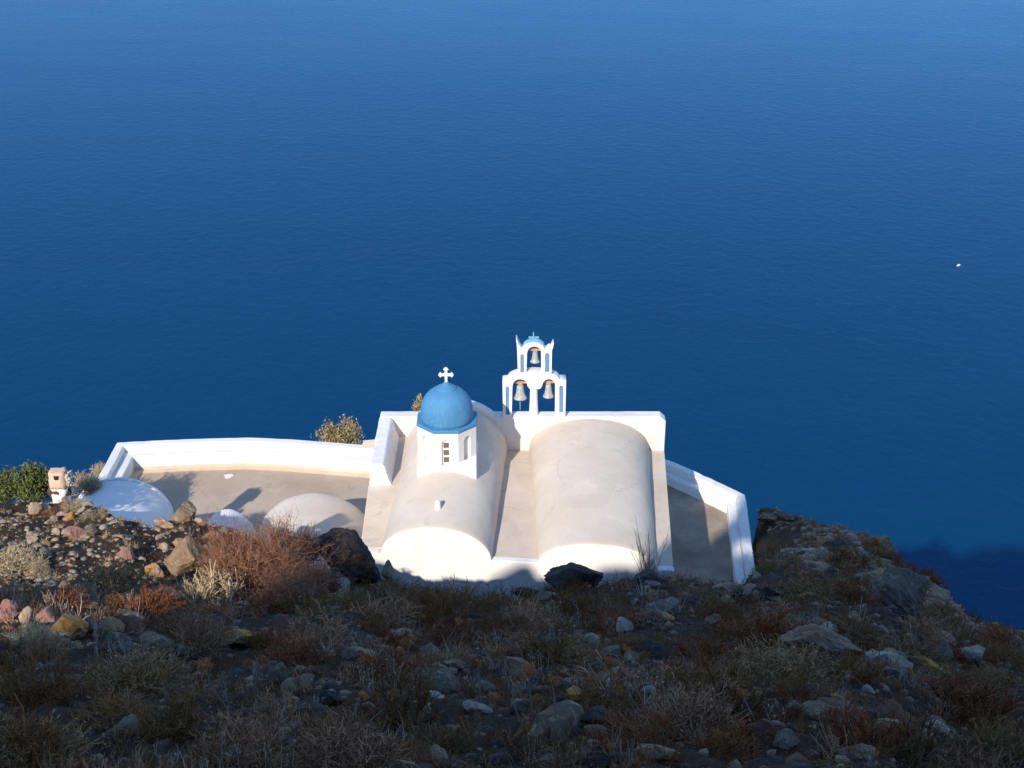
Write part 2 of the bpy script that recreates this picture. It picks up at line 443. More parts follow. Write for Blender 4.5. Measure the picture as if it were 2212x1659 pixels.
# unseen block added over the gap in the rim to cut off sunlight
V, F = box(-10.95 - sx, -7.9 - sx, -BK - 0.7, -BK + 0.1, CAM[2] + sz + 1.75, CAM[2] + sz + 4.4)
V = [(x, y, z - (0.25 if abs(x + 9.4 + sx) > 1.2 and z < CAM[2] + sz + 2.5 else 0)) for x, y, z in V]
props(pydata("shade_block", V, F, M['earth']), kind="structure")
# unseen hill added behind the camera to throw its shadow on the sea
hy = -72.0
V, F = [], []
prof = [(-120, 10), (-80, 17), (-62, 24), (-52, 31), (-45, 37), (-40.5, 40.5), (-38.4, 42.5), (-37.3, 48), (-35.8, 51), (-33, 52.5), (-26, 53), (-10, 53), (20, 52), (60, 46), (200, 25)]
for x, z in prof:
    V += [(x, -30, CAM[2] - 6), (x, hy + 4, CAM[2] + z * .3), (x, hy, CAM[2] + z), (x, hy - 60, CAM[2] + z * .9), (x, hy - 200, CAM[2] - 20)]
for i in range(len(prof) - 1):
    for k in range(4):
        a_ = i * 5 + k; F.append((a_, a_ + 1, a_ + 6, a_ + 5))
props(pydata("hill", V, F, M['earth'], None, True), kind="structure")

# ------------------------------------------------------------------ church
Z0 = CAM[2] - 26.29                      # roof level
ZP = CAM[2] - 24.78                      # parapet top
YB = 50.0                                # inner face of the far parapet
church = empty("church", (0.4, 46, Z0 - 4.7), "whitewashed church with two barrel vaults and a blue dome above the sea", "church")
FW = [(-5.42, 42.1), (5.62, 40.98)]
def fy(x): return FW[0][1] + (FW[1][1] - FW[0][1]) * (x - FW[0][0]) / (FW[1][0] - FW[0][0])
# walls
V, F = flat_prism([(-5.42, fy(-5.42) + 0.3), (5.62, fy(5.62) + 0.3), (6.17, 50.0), (-5.42, 50.0)], Z0 - 4.7, Z0 - 0.04)
bevel(pydata("wall", V, F, M['white'], church), 0.04)
V, F = flat_prism([(-5.40, fy(-5.4) + 0.28), (5.635, fy(5.62) + 0.28), (6.185, 50.002), (-5.40, 50.002)], Z0 - 0.04, Z0)
pydata("roof_slab", V, F, M['valley'], church)
# raised ledge on the left
n = 14
V, F = [], []
for i in range(n):
    y = 42.35 + (50.0 - 42.35) * i / (n - 1)
    top = Z0 + 0.08 + 0.56 * smooth(42.3, 46.0, y) + 0.012 * vnoise(y * 2, 1.0, 3)
    xr = -4.55 + 1.0 * smooth(42, 46, y)
    V += [(-5.43, y, Z0 - 1.2), (-5.425, y, top), (xr, y, top + 0.03), (xr, y, Z0 - 1.2)]
for i in range(n - 1):
    for k in range(4):
        F.append((i * 4 + k, i * 4 + (k + 1) % 4, (i + 1) * 4 + (k + 1) % 4, (i + 1) * 4 + k))
F += [(0, 1, 2, 3), tuple(4 * (n - 1) + k for k in (3, 2, 1, 0))]
wobble(pydata("roof_ledge", V, F, M['valley'], church), 0.03, 3, 0.05)
# front wall with its two rounded gables
top = [(-5.42, Z0 + 0.10), (-4.75, Z0 + 0.09)]
def arc(cx, hw, z, h, a0, a1, n=28, p=1.0):
    return [(cx + hw * math.cos(a), z + h * math.sin(a) ** p) for a in np.linspace(a0, a1, n)]
top += arc(-2.69, 1.90, Z0 + 0.02, 1.08, math.pi, 0)
top += [(-0.35, Z0 + 0.045), (0.45, Z0 + 0.04), (0.84, Z0 + 0.03)]
top += arc(2.97, 1.98, Z0 + 0.0, 0.80, math.pi, 0, p=0.92)
top += [(5.35, Z0 + 0.03), (5.645, Z0 + 0.02)]
poly = [(-5.42, Z0 - 4.7)] + top + [(5.645, Z0 - 4.7)]
V, F = prism(poly, 0, 0.3)
V = [(x, y + fy(x), z) for x, y, z in V]
bevel(pydata("front_wall", V, F, M['white'], church), 0.04)
# vaults
def vault(name, secs, mat, parent, n=36, m=30, seed=0, amp=0.02, p=1.0, front=None):
    V, F = [], []
    ys = np.array([s[0] for s in secs])
    for j in range(m):
        y = ys[0] + (ys[-1] - ys[0]) * j / (m - 1)
        cx, hw, z, h = [np.interp(y, ys, [s[k] for s in secs]) for k in (1, 2, 3, 4)]
        for i in range(n):
            a = math.pi * i / (n - 1)
            r = 1 + amp * float(vnoise(a * 2.6, y * 0.9, seed)) + 0.4 * amp * float(vnoise(a * 8, y * 3, seed + 7))
            x = cx + hw * r * math.cos(a)
            V.append((x, y + (0 if front is None else (front(x) - ys[0] - 0.004) * (1 - j / (m - 1))), z + h * r * math.sin(a) ** p))
    for j in range(m - 1):
        for i in range(n - 1):
            F.append((j * n + i, j * n + i + 1, (j + 1) * n + i + 1, (j + 1) * n + i))
    F.append(tuple(range(n))); F.append(tuple(range(n * m - 1, n * (m - 1) - 1, -1)))
    o = pydata(name, V, F, mat, parent)
    o.data.materials.append(M['white'])
    o.data.polygons.foreach_set("use_smooth", [len(q.vertices) == 4 for q in o.data.polygons])
    o.data.polygons.foreach_set("material_index", [0 if len(q.vertices) == 4 else 1 for q in o.data.polygons])
    return bevel(o, 0.05, 3)
vault("vault", [(fy(-2.69), -2.69, 1.985, Z0 + 0.02, 1.24), (45, -2.52, 1.99, Z0 - 0.02, 1.62), (50.02, -2.25, 2.06, Z0 - 0.02, 1.97)], M['roof'], church, seed=3, front=fy)
vault("vault", [(fy(2.97), 2.97, 2.075, Z0 - 0.02, 0.95), (45.5, 3.04, 2.22, Z0 - 0.02, 1.24), (50.02, 3.11, 2.44, Z0 - 0.02, 1.47)], M['roof'], church, seed=11, p=0.92, front=fy)
# far parapet with the rounded gable behind the dome
hw = 2.18
a0 = math.asin((ZP - Z0 + 0.0) / 2.10)
poly = [(-5.31, Z0 - 4.7), (-5.31, ZP)]
poly += [(x, z) for x, z in arc(-2.25, hw, Z0, 2.10, math.pi - a0, a0, 18)]
poly += [(5.98, ZP + 0.0), (6.2, ZP - 0.2), (6.2, Z0 - 4.7)]
V, F = prism(poly, YB, YB + 0.55)
wobble(pydata("far_parapet", V, F, M['patchy'], church), 0.03, 4)
# left parapet, battered inside
n = 12; V, F = [], []
for i in range(n):
    y = 45.95 + (50.0 - 45.95) * i / (n - 1)
    w = 0.02 * float(vnoise(y * 1.7, 0.3, 9))
    V += [(-5.45, y, Z0 - 0.6), (-5.33, y, ZP - 0.004), (-4.86 + w, y, ZP - 0.004 + w * 0.4), (-4.80 + w, y, ZP - 0.07), (-4.66, y, Z0 + 0.9), (-4.50, y, Z0 + 0.5)]
k6 = 6
for i in range(n - 1):
    for k in range(k6):
        F.append((i * k6 + k, i * k6 + (k + 1) % k6, (i + 1) * k6 + (k + 1) % k6, (i + 1) * k6 + k))
F += [tuple(range(k6)), tuple(k6 * (n - 1) + k for k in reversed(range(k6)))]
wobble(pydata("side_parapet", V, F, M['white'], church), 0.05, 3)
# rain spout on the left wall
V, F = merge([box(-5.95, -5.25, 49.0, 49.06, ZP - 0.75, ZP - 0.60), box(-5.95, -5.25, 49.22, 49.28, ZP - 0.75, ZP - 0.60), box(-5.95, -5.25, 49.0, 49.28, ZP - 0.80, ZP - 0.753)])
V = [(x, y, z + (x + 5.25) * 0.12) for x, y, z in V]
bevel(pydata("rain_spout", V, F, M['stone_pale'], church), 0.015)
# little vent stub on the vault ridge
cy = 42.95; zb = Z0 + 1.30
V, F = lathe([(0.13, zb - 0.15), (0.12, zb + 0.12), (0.10, zb + 0.28), (0.105, zb + 0.33), (0.05, zb + 0.40), (0.01, zb + 0.41)], -2.64, cy, 14)
pydata("vent_stub", V, F, M['white'], church, True)

# drum: eight walls with arched recesses on a square foot
DX, DY = -2.42, 46.30
AP = 1.085
z_top, z_bot = CAM[2] - 23.10, CAM[2] - 25.6
z_foot = CAM[2] - 24.52
def arched_wall(half, zb, zt, ow, ob, osp, dep, n=10):
    """wall panel in local (x, inward y, z) with an arched recess"""
    V, F = [], []
    def add(*p): V.append(p); return len(V) - 1
    arcp = [(ow * math.cos(a), osp + ow * math.sin(a)) for a in np.linspace(math.pi, 0, n)]
    out = [(-ow, ob)] + arcp + [(ow, ob)]
    fr = [add(x, 0, z) for x, z in out]; bk = [add(x, dep, z) for x, z in out]
    bl, br, tr, tl = add(-half, 0, zb), add(half, 0, zb), add(half, 0, zt), add(-half, 0, zt)
    mid = add(0, 0, zt)
    F += [(bl, br, fr[-1], fr[0]), (bl, fr[0], fr[1], tl), (br, tr, fr[-2], fr[-1])]
    arcs = fr[1:-1]; h = len(arcs) // 2
    for i in range(len(arcs) - 1):
        F.append((arcs[i], arcs[i + 1], tl if i < h - 1 else (tr if i > h - 1 else mid)))
    F += [(tl, arcs[h - 1], mid), (tr, mid, arcs[h])]
    for i in range(len(fr)):
        j = (i + 1) % len(fr); F.append((fr[i], bk[i], bk[j], fr[j]))
    F.append(tuple(bk))
    return V, F
half = AP * math.tan(math.pi / 8)
parts = []
for k in range(8):
    a = k * math.pi / 4
    v, f = arched_wall(half, z_bot, z_top, 0.165, z_foot + 0.10, z_top - 0.42, 0.13)
    ca, sa = math.cos(a), math.sin(a)
    parts.append(([(DX + x * ca + (AP - y) * sa, DY + x * sa - (AP - y) * ca, z) for x, y, z in v], f))
parts.append(flat_prism([(DX + (AP - .02) / math.cos(math.pi / 8) * math.cos(math.pi / 8 + k * math.pi / 4), DY + (AP - .02) / math.cos(math.pi / 8) * math.sin(math.pi / 8 + k * math.pi / 4)) for k in range(8)], z_top - 0.01, z_top - 0.002))
S = AP + 0.012
parts.append(box(DX - S, DX + S, DY - S, DY + S, z_bot - 0.3, z_foot))
for sxx in (-1, 1):                      # weathered corners between square foot and drum
    for syy in (-1, 1):
        c = [(DX + sxx * S, DY + syy * S, z_foot - 0.002), (DX + sxx * half, DY + syy * S, z_foot - 0.002), (DX + sxx * S, DY + syy * half, z_foot - 0.002),
             (DX + sxx * half, DY + syy * AP, z_foot + 0.22), (DX + sxx * AP, DY + syy * half, z_foot + 0.22)]
        parts.append((c, [(0, 1, 3), (0, 4, 2), (0, 3, 4), (1, 2, 4, 3), (0, 2, 1)]))
V, F = merge(parts)
drum = pydata("drum", V, F, M['white'], church)
# window of the front recess
wz0, wz1 = z_foot + 0.12, z_top - 0.36
wx0, wx1 = DX - 0.155, DX + 0.155
yw = DY - AP + 0.085
ph = [wz0 + 0.07 + i * 0.30 for i in range(3)]
outl = [[(wx0, wz0), (wx1, wz0), (wx1, wz1 - 0.05), (DX + 0.1, wz1 + 0.04), (DX, wz1 + 0.08), (DX - 0.1, wz1 + 0.04), (wx0, wz1 - 0.05)]]
for z in ph: outl.append([(wx0 + 0.05, z), (wx1 - 0.05, z), (wx1 - 0.05, z + 0.225), (wx0 + 0.05, z + 0.225)])
holed("window_frame", outl, yw, yw + 0.04, M['white'], drum, 0.006)
for z in ph:
    V, F = box(wx0 + 0.04, wx1 - 0.04, yw + 0.024, yw + 0.032, z - 0.01, z + 0.235)
    pydata("pane", V, F, M['glass'], drum)
# cornice, dome, cap, cross
zc = CAM[2] - 23.10
def octa(a): return [(DX + a / math.cos(math.pi / 8) * math.cos(math.pi / 8 + k * math.pi / 4), DY + a / math.cos(math.pi / 8) * math.sin(math.pi / 8 + k * math.pi / 4)) for k in range(8)]
V, F = flat_prism(octa(1.115), zc, zc + 0.13)
dome_root = None
zs_ = zc + 0.13 + 0.33
prof = [(0.985, zc + 0.10), (0.985, zc + 0.25), (0.98, zs_)] + [(0.972 * math.cos(a), zs_ + 0.965 * math.sin(a)) for a in np.linspace(R(3), R(68.5), 20)]
zc_cap = prof[-1][1]
prof += [(0.30, zc_cap + 0.012), (0.0, zc_cap + 0.02)]
V2, F2 = lathe(prof, DX, DY, 48)
V2 = [(DX + (x - DX) * k, DY + (y - DY) * k, z) for x, y, z in V2 for k in (1 + 0.014 * float(vnoise(math.atan2(y - DY, x - DX) * 2.2, z * 2.5, 5)),)]
dome = pydata("dome", V2, F2, M['blue'], church)
dome.data.polygons.foreach_set("use_smooth", [len(q.vertices) == 4 for q in dome.data.polygons])
bevel(pydata("cornice", V, F, M['blue'], dome), 0.03)
cap = [(0.385, zc_cap - 0.05), (0.392, zc_cap - 0.015), (0.355, zc_cap + 0.03), (0.27, zc_cap + 0.075), (0.19, zc_cap + 0.125), (0.11, zc_cap + 0.19), (0.05, zc_cap + 0.255), (0.012, zc_cap + 0.29)]
V, F = lathe(cap, DX, DY, 40)
pydata("cap", V, F, M['blue'], dome, True)
zt = zc_cap + 0.25
def trefoil(cx, z0, hw, ht, w):
    zc_ = z0 + ht * 0.5
    top_ = z0 + ht; k = w * 1.05
    R1 = [(w, z0), (w, zc_ - w), (hw - 2 * k, zc_ - w), (hw - 2 * k + .01, zc_ - w - k), (hw - k * 0.7, zc_ - w - k * .25), (hw, zc_)]
    R2 = [(hw - k * 0.7, zc_ + w + k * .25), (hw - 2 * k + .01, zc_ + w + k), (hw - 2 * k, zc_ + w), (w, zc_ + w), (w, top_ - 2 * k), (w + k, top_ - 2 * k + .01), (w + k * .25, top_ - k * .7), (0, top_)]
    r = R1 + R2
    return [(cx + x, z) for x, z in r] + [(cx - x, z) for x, z in reversed(r[:-1])]
holed("cross", [trefoil(DX, zt - 0.02, 0.285, 0.60, 0.052)], DY - 0.04, DY + 0.04, M['white'], dome, 0.01)

# ------------------------------------------------------------------ bell tower on the far parapet
def t3(zx, zy, Y=YB):
    """reading taken from the enlarged tower"""
    p = at_y(1042.3 + zx * 0.1488, 702.2 + zy * 0.1488, Y); return (p[0], p[2])
tower = empty("bell_tower", (1.0, YB + 0.27, ZP), "white two-storey bell tower with blue panels and a blue domed top", "bell tower")
def tarc(cx, y, rx, ry, a0, a1, n=18):
    return [t3(cx + rx * math.cos(a), y - ry * math.sin(a)) for a in np.linspace(a0, a1, n)]
PI = math.pi
out = [t3(298, 1352), t3(290, 812), t3(368, 800)] + tarc(745, 800, 372, 112, PI * .985, PI * .015, 26) + [t3(1130, 800), t3(1214, 802), t3(1203, 1352),
       t3(1052, 1352), t3(1058, 885)] + tarc(964, 880, 94, 92, 0, PI) + [t3(862, 895), t3(832, 932), t3(688, 932), t3(656, 895)] + tarc(545, 880, 106, 90, 0, PI) + [t3(436, 885), t3(424, 1352)]
def panel_hole(x0, x1, y0, y1):
    cx = (x0 + x1) / 2; r = (x1 - x0) / 2
    return [t3(x0, y1), t3(x0 + 1, y0 + r)] + tarc(cx, y0 + r, r, r * 1.0, PI * .95, PI * .05, 8) + [t3(x1 - 1, y0 + r), t3(x1, y1)]
low = holed("lower_storey", [out, panel_hole(337, 390, 895, 1305), panel_hole(1116, 1176, 880, 1276)], YB + 0.003, YB + 0.53, M['white'], tower, 0.014)
up_out = [t3(513, 712), t3(502, 362), t3(496, 290), t3(487, 203), t3(500, 215), t3(520, 258), t3(545, 318), t3(578, 362)] + tarc(744, 366, 158, 94, PI * .97, PI * .03, 20) + \
         [t3(912, 362), t3(976, 362), t3(1000, 320), t3(1030, 265), t3(1037, 275), t3(1026, 330), t3(1010, 372), t3(1004, 714), t3(852, 713), t3(852, 408)] + tarc(752, 405, 100, 88, 0, PI) + [t3(648, 408), t3(638, 713)]
upp = holed("upper_storey", [up_out, panel_hole(551, 605, 430, 695), panel_hole(908, 974, 412, 688)], YB + 0.02, YB + 0.47, M['white'], tower, 0.012)
for (x0, x1, y0, y1), par in (((330, 397, 885, 1312), low), ((1109, 1183, 870, 1283), low), ((545, 611, 420, 701), upp), ((901, 981, 402, 695), upp)):
    (ax, az), (bx_, bz) = t3(x0, y1), t3(x1, y0)
    V, F = box(ax, bx_, YB + 0.055, YB + 0.44, az, bz)
    pydata("panel", V, F, M['panelblue'], par)
# shoulders: sill between piers already is the parapet top; column with a flared head
cx, cz0 = t3(744, 1345); _, cz1 = t3(744, 938)
prof = [(0.20, cz0 - 0.04), (0.195, cz0 + 0.03), (0.185, cz0 + 0.1), (0.165, cz0 + 0.6), (0.150, cz1 - 0.1), (0.155, cz1 + 0.02)]
V, F = lathe(prof, cx, YB + 0.27, 20); V = [(x, y, z) for x, y, z in V]
pydata("column", V, F, M['white'], low, True)
# domed top, rear horns and cross
tx, tz = t3(744, 372, YB + 0.25)
tz = t3(744, 318, YB + 0.25)[1]
prof = [(0.43 * math.cos(a), tz + 0.02 + 0.27 * math.sin(a)) for a in np.linspace(0, R(86), 14)]
V, F = lathe(prof, 0, 0, 28); V = [(tx + x, YB + 0.31 + y * 0.42, z + 0.05) for x, y, z in V]
pydata("top_dome", V, F, M['blue_pale'], upp, True)
for zx, tipx in ((560, 548), (945, 970)):
    (ax, az), (bx_, bz) = t3(zx - 38, 362, YB + 0.5), t3(tipx, 268, YB + 0.5)
    cx2, _ = t3(zx + 38, 362, YB + 0.5)
    V, F = prism([(ax, az - 0.3), (cx2, az - 0.3), (cx2, az), ((bx_ + cx2) / 2 + .02, (az + bz) / 2 + .05), (bx_, bz), ((ax + bx_) / 2 - .02, (az + bz) / 2 + .05), (ax, az)], YB + 0.42, YB + 0.56)
    bevel(pydata("rear_horn", V, F, M['white'], upp), 0.015)
(x0, z0), (x1, z1) = t3(730, 235, YB + .34), t3(750, 105, YB + .34)
(hx0, hz0), (hx1, hz1) = t3(667, 192, YB + .34), t3(820, 165, YB + .34)
V, F = merge([box(x0, x1, YB + .31, YB + .37, z0 - .08, z1), box(hx0, hx1, YB + .313, YB + .367, hz0, hz1)])
bevel(pydata("tower_cross", V, F, M['blue_pale'], upp), 0.008)
# bells
def make_bell(label, zx, ztop, zbot, hwz, yoke, rope=None):
    X, zt_ = t3(zx, ztop, YB + .27); _, zb_ = t3(zx, zbot, YB + .27)
    hw_ = hwz * 0.1488 / 53.0
    H = zt_ - zb_
    root = empty("bell", (X, YB + .27, zb_), label, "bell", "bells in the tower")
    prof = [(0.02, zt_), (0.36 * hw_, zt_ - 0.01), (0.50 * hw_, zt_ - 0.06 * H), (0.54 * hw_, zt_ - 0.2 * H), (0.60 * hw_, zt_ - 0.45 * H), (0.70 * hw_, zt_ - 0.68 * H), (0.86 * hw_, zt_ - 0.86 * H), (0.99 * hw_, zb_ + 0.04), (hw_, zb_ + 0.015), (0.97 * hw_, zb_), (0.88 * hw_, zb_ + 0.01), (0.5 * hw_, zb_ + 0.5 * H)]
    V, F = lathe(prof, X, YB + .27, 28); F = F[:-1]
    pydata("bell_body", V, F, M['bell'], root, True)
    (ya, yz), (yb, _) = t3(yoke[0], yoke[2], YB + .27), t3(yoke[1], yoke[2], YB + .27)
    V, F = merge([box(ya, yb, YB + .235, YB + .305, yz - .035, yz + .035), box(X - .09, X + .09, YB + .225, YB + .315, zt_ - .005, yz + .05)])
    bevel(pydata("yoke", V, F, M['wood'], root), 0.01)
    V, F = merge([lathe([(0.014, zb_ + .3 * H), (0.014, zb_ - 0.03)], X, YB + .27, 8), lathe([(0.01, zb_ - 0.03), (0.035, zb_ - 0.01), (0.035, zb_ + 0.03), (0.012, zb_ + 0.06)], X, YB + .27, 10)])
    pydata("clapper", V, F, M['bell'], root, True)
    if rope:
        _, rz = t3(zx, rope, YB + .27)
        V, F = lathe([(0.013, zb_ - .02), (0.011, (zb_ + rz) / 2), (0.013, rz)], X - .005, YB + .27, 8)
        pydata("rope", V, F, M['rope'], root, True)
make_bell("large greyish bronze bell with a hanging rope, left arch of the lower storey", 548, 872, 1062, 95, (428, 652, 832), 1235)
make_bell("bronze bell without a rope, in the right arch of the lower storey", 957, 858, 1038, 78, (868, 1060, 826))
make_bell("small bronze bell alone in the upper arch of the tower", 763, 385, 535, 68, (646, 856, 357))

# ------------------------------------------------------------------ terraces
ZT = CAM[2] - 29.4
ZC = CAM[2] - 30.0
lf = [(-16.75, 40.0), (-16.68, 52.9), (-16.7, 54.0), (-14.4, 54.25), (-11.7, 54.4), (-9.9, 54.22), (-6.1, 53.6), (-3.0, 53.1)]
V, F = flat_prism([(-17.4, 44.5), (-5.3, 42.4), (-5.3, 50.2), (-1.5, 50.6), (-1.0, 53.6), (-6.1, 54.1), (-11.7, 54.9), (-17.2, 54.5)], ZT - 2.5, ZT)
props(pydata("terrace_floor", V, F, M['pave']), kind="structure")
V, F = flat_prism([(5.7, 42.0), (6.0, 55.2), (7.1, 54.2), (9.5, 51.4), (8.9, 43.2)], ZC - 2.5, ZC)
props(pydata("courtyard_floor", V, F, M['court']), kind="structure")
def sweep(line, prof, closed_prof=True):
    """profile (outward distance, height) along a polyline, mitred; outward is to the left of the walking direction"""
    n = len(line); k = len(prof); V, F = [], []
    L = [Vector(p) for p in line]
    for i in range(n):
        d0 = (L[i] - L[i - 1]).normalized() if i else (L[1] - L[0]).normalized()
        d1 = (L[i + 1] - L[i]).normalized() if i < n - 1 else d0
        n0, n1 = Vector((-d0.y, d0.x)), Vector((-d1.y, d1.x))
        mi = (n0 + n1).normalized(); s = 1 / max(0.3, mi.dot(n0))
        for d, z in prof:
            V.append((L[i].x + mi.x * s * d, L[i].y + mi.y * s * d, z))
    for i in range(n - 1):
        for j in range(k):
            F.append((i * k + j, i * k + (j + 1) % k, (i + 1) * k + (j + 1) % k, (i + 1) * k + j))
    F += [tuple(range(k)), tuple((n - 1) * k + j for j in reversed(range(k)))]
    return V, F
def densify(line, step=0.6):
    out = []
    for (x0, y0), (x1, y1) in zip(line[:-1], line[1:]):
        m_ = max(1, int(math.hypot(x1 - x0, y1 - y0) / step))
        out += [(x0 + (x1 - x0) * i / m_ + 0.012 * random.Random(i + x0).uniform(-1, 1), y0 + (y1 - y0) * i / m_) for i in range(m_)]
    return out + [line[-1]]
lf = densify(lf, 0.7)
tw = empty("terrace_wall", (-11.7, 54.9, ZT), "long white terrace wall with a built-in bench, left of the church", "wall")
V, F = sweep(lf, [(0.45, ZT - 3.5), (0.45, ZT + 0.98), (0.50, ZT + 1.01), (0.82, ZT + 1.01), (0.86, ZT + 0.98), (0.90, ZT - 3.5)])
wobble(pydata("parapet", V, F, M['white'], tw), 0.035, 2)
V, F = sweep(lf, [(0.0, ZT - 0.2), (0.0, ZT + 0.67), (0.03, ZT + 0.70), (0.447, ZT + 0.71), (0.447, ZT - 0.2)])
wobble(pydata("bench", V, F, M['white'], tw), 0.03, 2, 0.03)
V, F = sweep(lf, [(-0.30, ZT - 0.1), (-0.30, ZT + 0.008), (-0.02, ZT + 0.03), (-0.006, ZT + 0.16), (-0.003, ZT + 0.16), (-0.003, ZT - 0.1)])
pydata("skirting", V, F, M['skirt'], tw)
cl = [(8.45, 43.2), (8.69, 45.9), (8.98, 49.3), (9.15, 51.3), (8.6, 51.92), (6.85, 53.8), (6.2, 54.35), (5.2, 54.9)]
cl = densify(cl[::-1], 0.6)
# walking the other way round, so that outward is again to the left
cw = empty("courtyard_wall", (9.4, 50, ZC), "stepped white wall around the shaded courtyard right of the church", "wall")
V, F = sweep(cl, [(0.36, ZC - 3), (0.36, ZC + 0.74), (0.40, ZC + 0.77), (0.72, ZC + 0.77), (0.76, ZC + 0.74), (0.80, ZC - 3)])
wobble(pydata("parapet", V, F, M['white'], cw), 0.05, 3)
V, F = sweep(cl, [(0.0, ZC - 0.2), (0.0, ZC + 0.42), (0.03, ZC + 0.45), (0.357, ZC + 0.46), (0.357, ZC - 0.2)])
wobble(pydata("bench", V, F, M['white'], cw), 0.04, 3, 0.03)

# lime splash on the terrace floor
sp_c = at_z(493, 1029, ZT)
V = [(sp_c[0] + 0.6 * (0.30 + 0.08 * math.sin(3 * a) + 0.04 * math.sin(7 * a)) * math.cos(a), sp_c[1] + 0.6 * (0.42 + 0.08 * math.sin(2 * a + 1)) * math.sin(a), ZT + 0.004) for a in np.linspace(0, 2 * PI, 26)[:-1]]
props(pydata("lime_stain", V, [tuple(range(25))], M['white']), kind="structure")
# vaulted roofs of the rooms left of the church
def room(label, cx, r, y0, y1, zs, h, seed, rim=True, loc=None):
    e = empty("vaulted_roof", (cx, (y0 + y1) / 2, zs), label, "roof", "vaulted roofs beside the terrace")
    vault("vault", [(y0, cx, r, zs, h), (y1, cx, r, zs, h)], M['white'] if seed != 21 else M['roof'], e, 32, 14, seed, 0.015)
    if rim:
        poly = arc(cx, r + 0.02, zs, h + 0.035, PI, 0, 30) + arc(cx, r - 0.15, zs, h - 0.12, 0, PI, 30)
        V, F = [], []
        n_ = len(poly); V = [(x, y1 - 0.02, z) for x, z in poly] + [(x, y1 + 0.16, z) for x, z in poly]
        F = [(i, (i + 1) % n_, n_ + (i + 1) % n_, n_ + i) for i in range(n_)]
        hN = n_ // 2
        for o_ in (0, n_):
            F += [(o_ + i, o_ + i + 1, o_ + n_ - 2 - i, o_ + n_ - 1 - i) for i in range(hN - 1)]
        bevel(pydata("rim", V, F, M['white'], e), 0.02)
    return e
room("white vaulted roof streaked by plant shadows, at the terrace corner beside the chimney", -16.15, 2.05, 44.6, 50.0, ZT, 1.75, 5)
room("broad cream vaulted roof against the church's left wall", -7.85, 2.34, 42.3, 48.0, ZT + 0.1, 2.17, 21, False)
room("small white vaulted roof just showing above the rocks between two larger vaults", -11.0, 1.25, 43.6, 46.6, ZT, 2.36, 8, False)

# chimney on the brow at the left
gx, gy = -15.45, 41.5
gz = float(terrain(np.array(gx), np.array(gy)))
ch = empty("chimney", (gx, gy, gz), "stubby pink and white plastered chimney on the brow beside the green bush", "chimney")
zt_ = at_y(121, 1016, gy)[2]; zm_ = at_y(121, 1048, gy)[2]
def rough_block(x0, x1, y0, y1, z0, z1, seed, taper=0.0, amp=0.03):
    bm = bmesh.new()
    bmesh.ops.create_cube(bm, size=1)
    bmesh.ops.subdivide_edges(bm, edges=bm.edges, cuts=5, use_grid_fill=True)
    rnd = random.Random(seed)
    for v in bm.verts:
        f = 1 - taper * (v.co.z + .5)
        L = math.sqrt(v.co.x ** 2 + v.co.y ** 2); q = 1.0 if L < .55 else .55 / L * 1.06
        v.co = Vector(((x0 + x1) / 2 + v.co.x * f * q * (x1 - x0), (y0 + y1) / 2 + v.co.y * f * q * (y1 - y0), z0 + (v.co.z + .5) * (z1 - z0)))
        v.co += Vector((rnd.uniform(-1, 1), rnd.uniform(-1, 1), rnd.uniform(-1, 1))) * amp
    V = [tuple(v.co) for v in bm.verts]; bm.verts.ensure_lookup_table()
    F = [tuple(v.index for v in f.verts) for f in bm.faces]
    bm.free(); return V, F
V, F = rough_block(gx - .27, gx + .27, gy - .25, gy + .25, gz - .5, zm_, 3, 0, .012)
pydata("shaft", V, F, M['white'], ch, True)
V, F = rough_block(gx - .30, gx + .30, gy - .27, gy + .27, zm_ - .02, zt_, 4, .12, .022)
hd = pydata("head", V, F, M['pink'], ch, True)
V, F = rough_block(gx - .07, gx + .09, gy - .27, gy - .15, zt_ - .24, zt_ - .10, 8, 0, .01)
pydata("smoke_hole", V, F, M['hole'], hd)  # solid dark block in place of an open hole
V, F = rough_block(gx + .20, gx + .42, gy - .14, gy + .16, zm_ + .06, zt_ - .1, 9, .1, .05)
pydata("broken_plaster", V, F, M['stone_pale'], hd)

# ------------------------------------------------------------------ boat
bp = at_z(2071, 574, 0.0)
bo = empty("motor_boat", (bp[0], bp[1], 0), "tiny white motor boat alone on the open sea", "boat")
secs = [(-2.6, 0.95, 0.75), (-1.2, 1.05, 0.75), (0.4, 1.0, 0.8), (1.7, 0.65, 0.92), (2.7, 0.06, 1.08)]
V, F = [], []
for y, w, h in secs: V += [(-w, y, h), (-w * .75, y, -.1), (0, y, -.3), (w * .75, y, -.1), (w, y, h), (w * .85, y, h - .12), (-w * .85, y, h - .12)]
for i in range(len(secs) - 1):
    for k in range(7): F.append((i * 7 + k, i * 7 + (k + 1) % 7, (i + 1) * 7 + (k + 1) % 7, (i + 1) * 7 + k))
F += [tuple(range(7)), tuple(7 * 4 + k for k in reversed(range(7)))]
ca, sa = math.cos(R(-60)), math.sin(R(-60))
def tb(V): return [(bp[0] + (x * ca - y * sa) * .45, bp[1] + (x * sa + y * ca) * .45, z * .45) for x, y, z in V]
pydata("hull", tb(V), F, M['hull'], bo)
V, F = prism([(-.7, .65), (.7, .65), (.6, 1.9), (-.6, 1.9)], -1.0, .9)
cb = pydata("cabin", tb(V), F, M['cabin'], bo)
V, F = prism([(-.55, 1.2), (.55, 1.2), (.5, 1.75), (-.5, 1.75)], .9, .93)
pydata("windscreen", tb(V), F, M['boatglass'], cb)

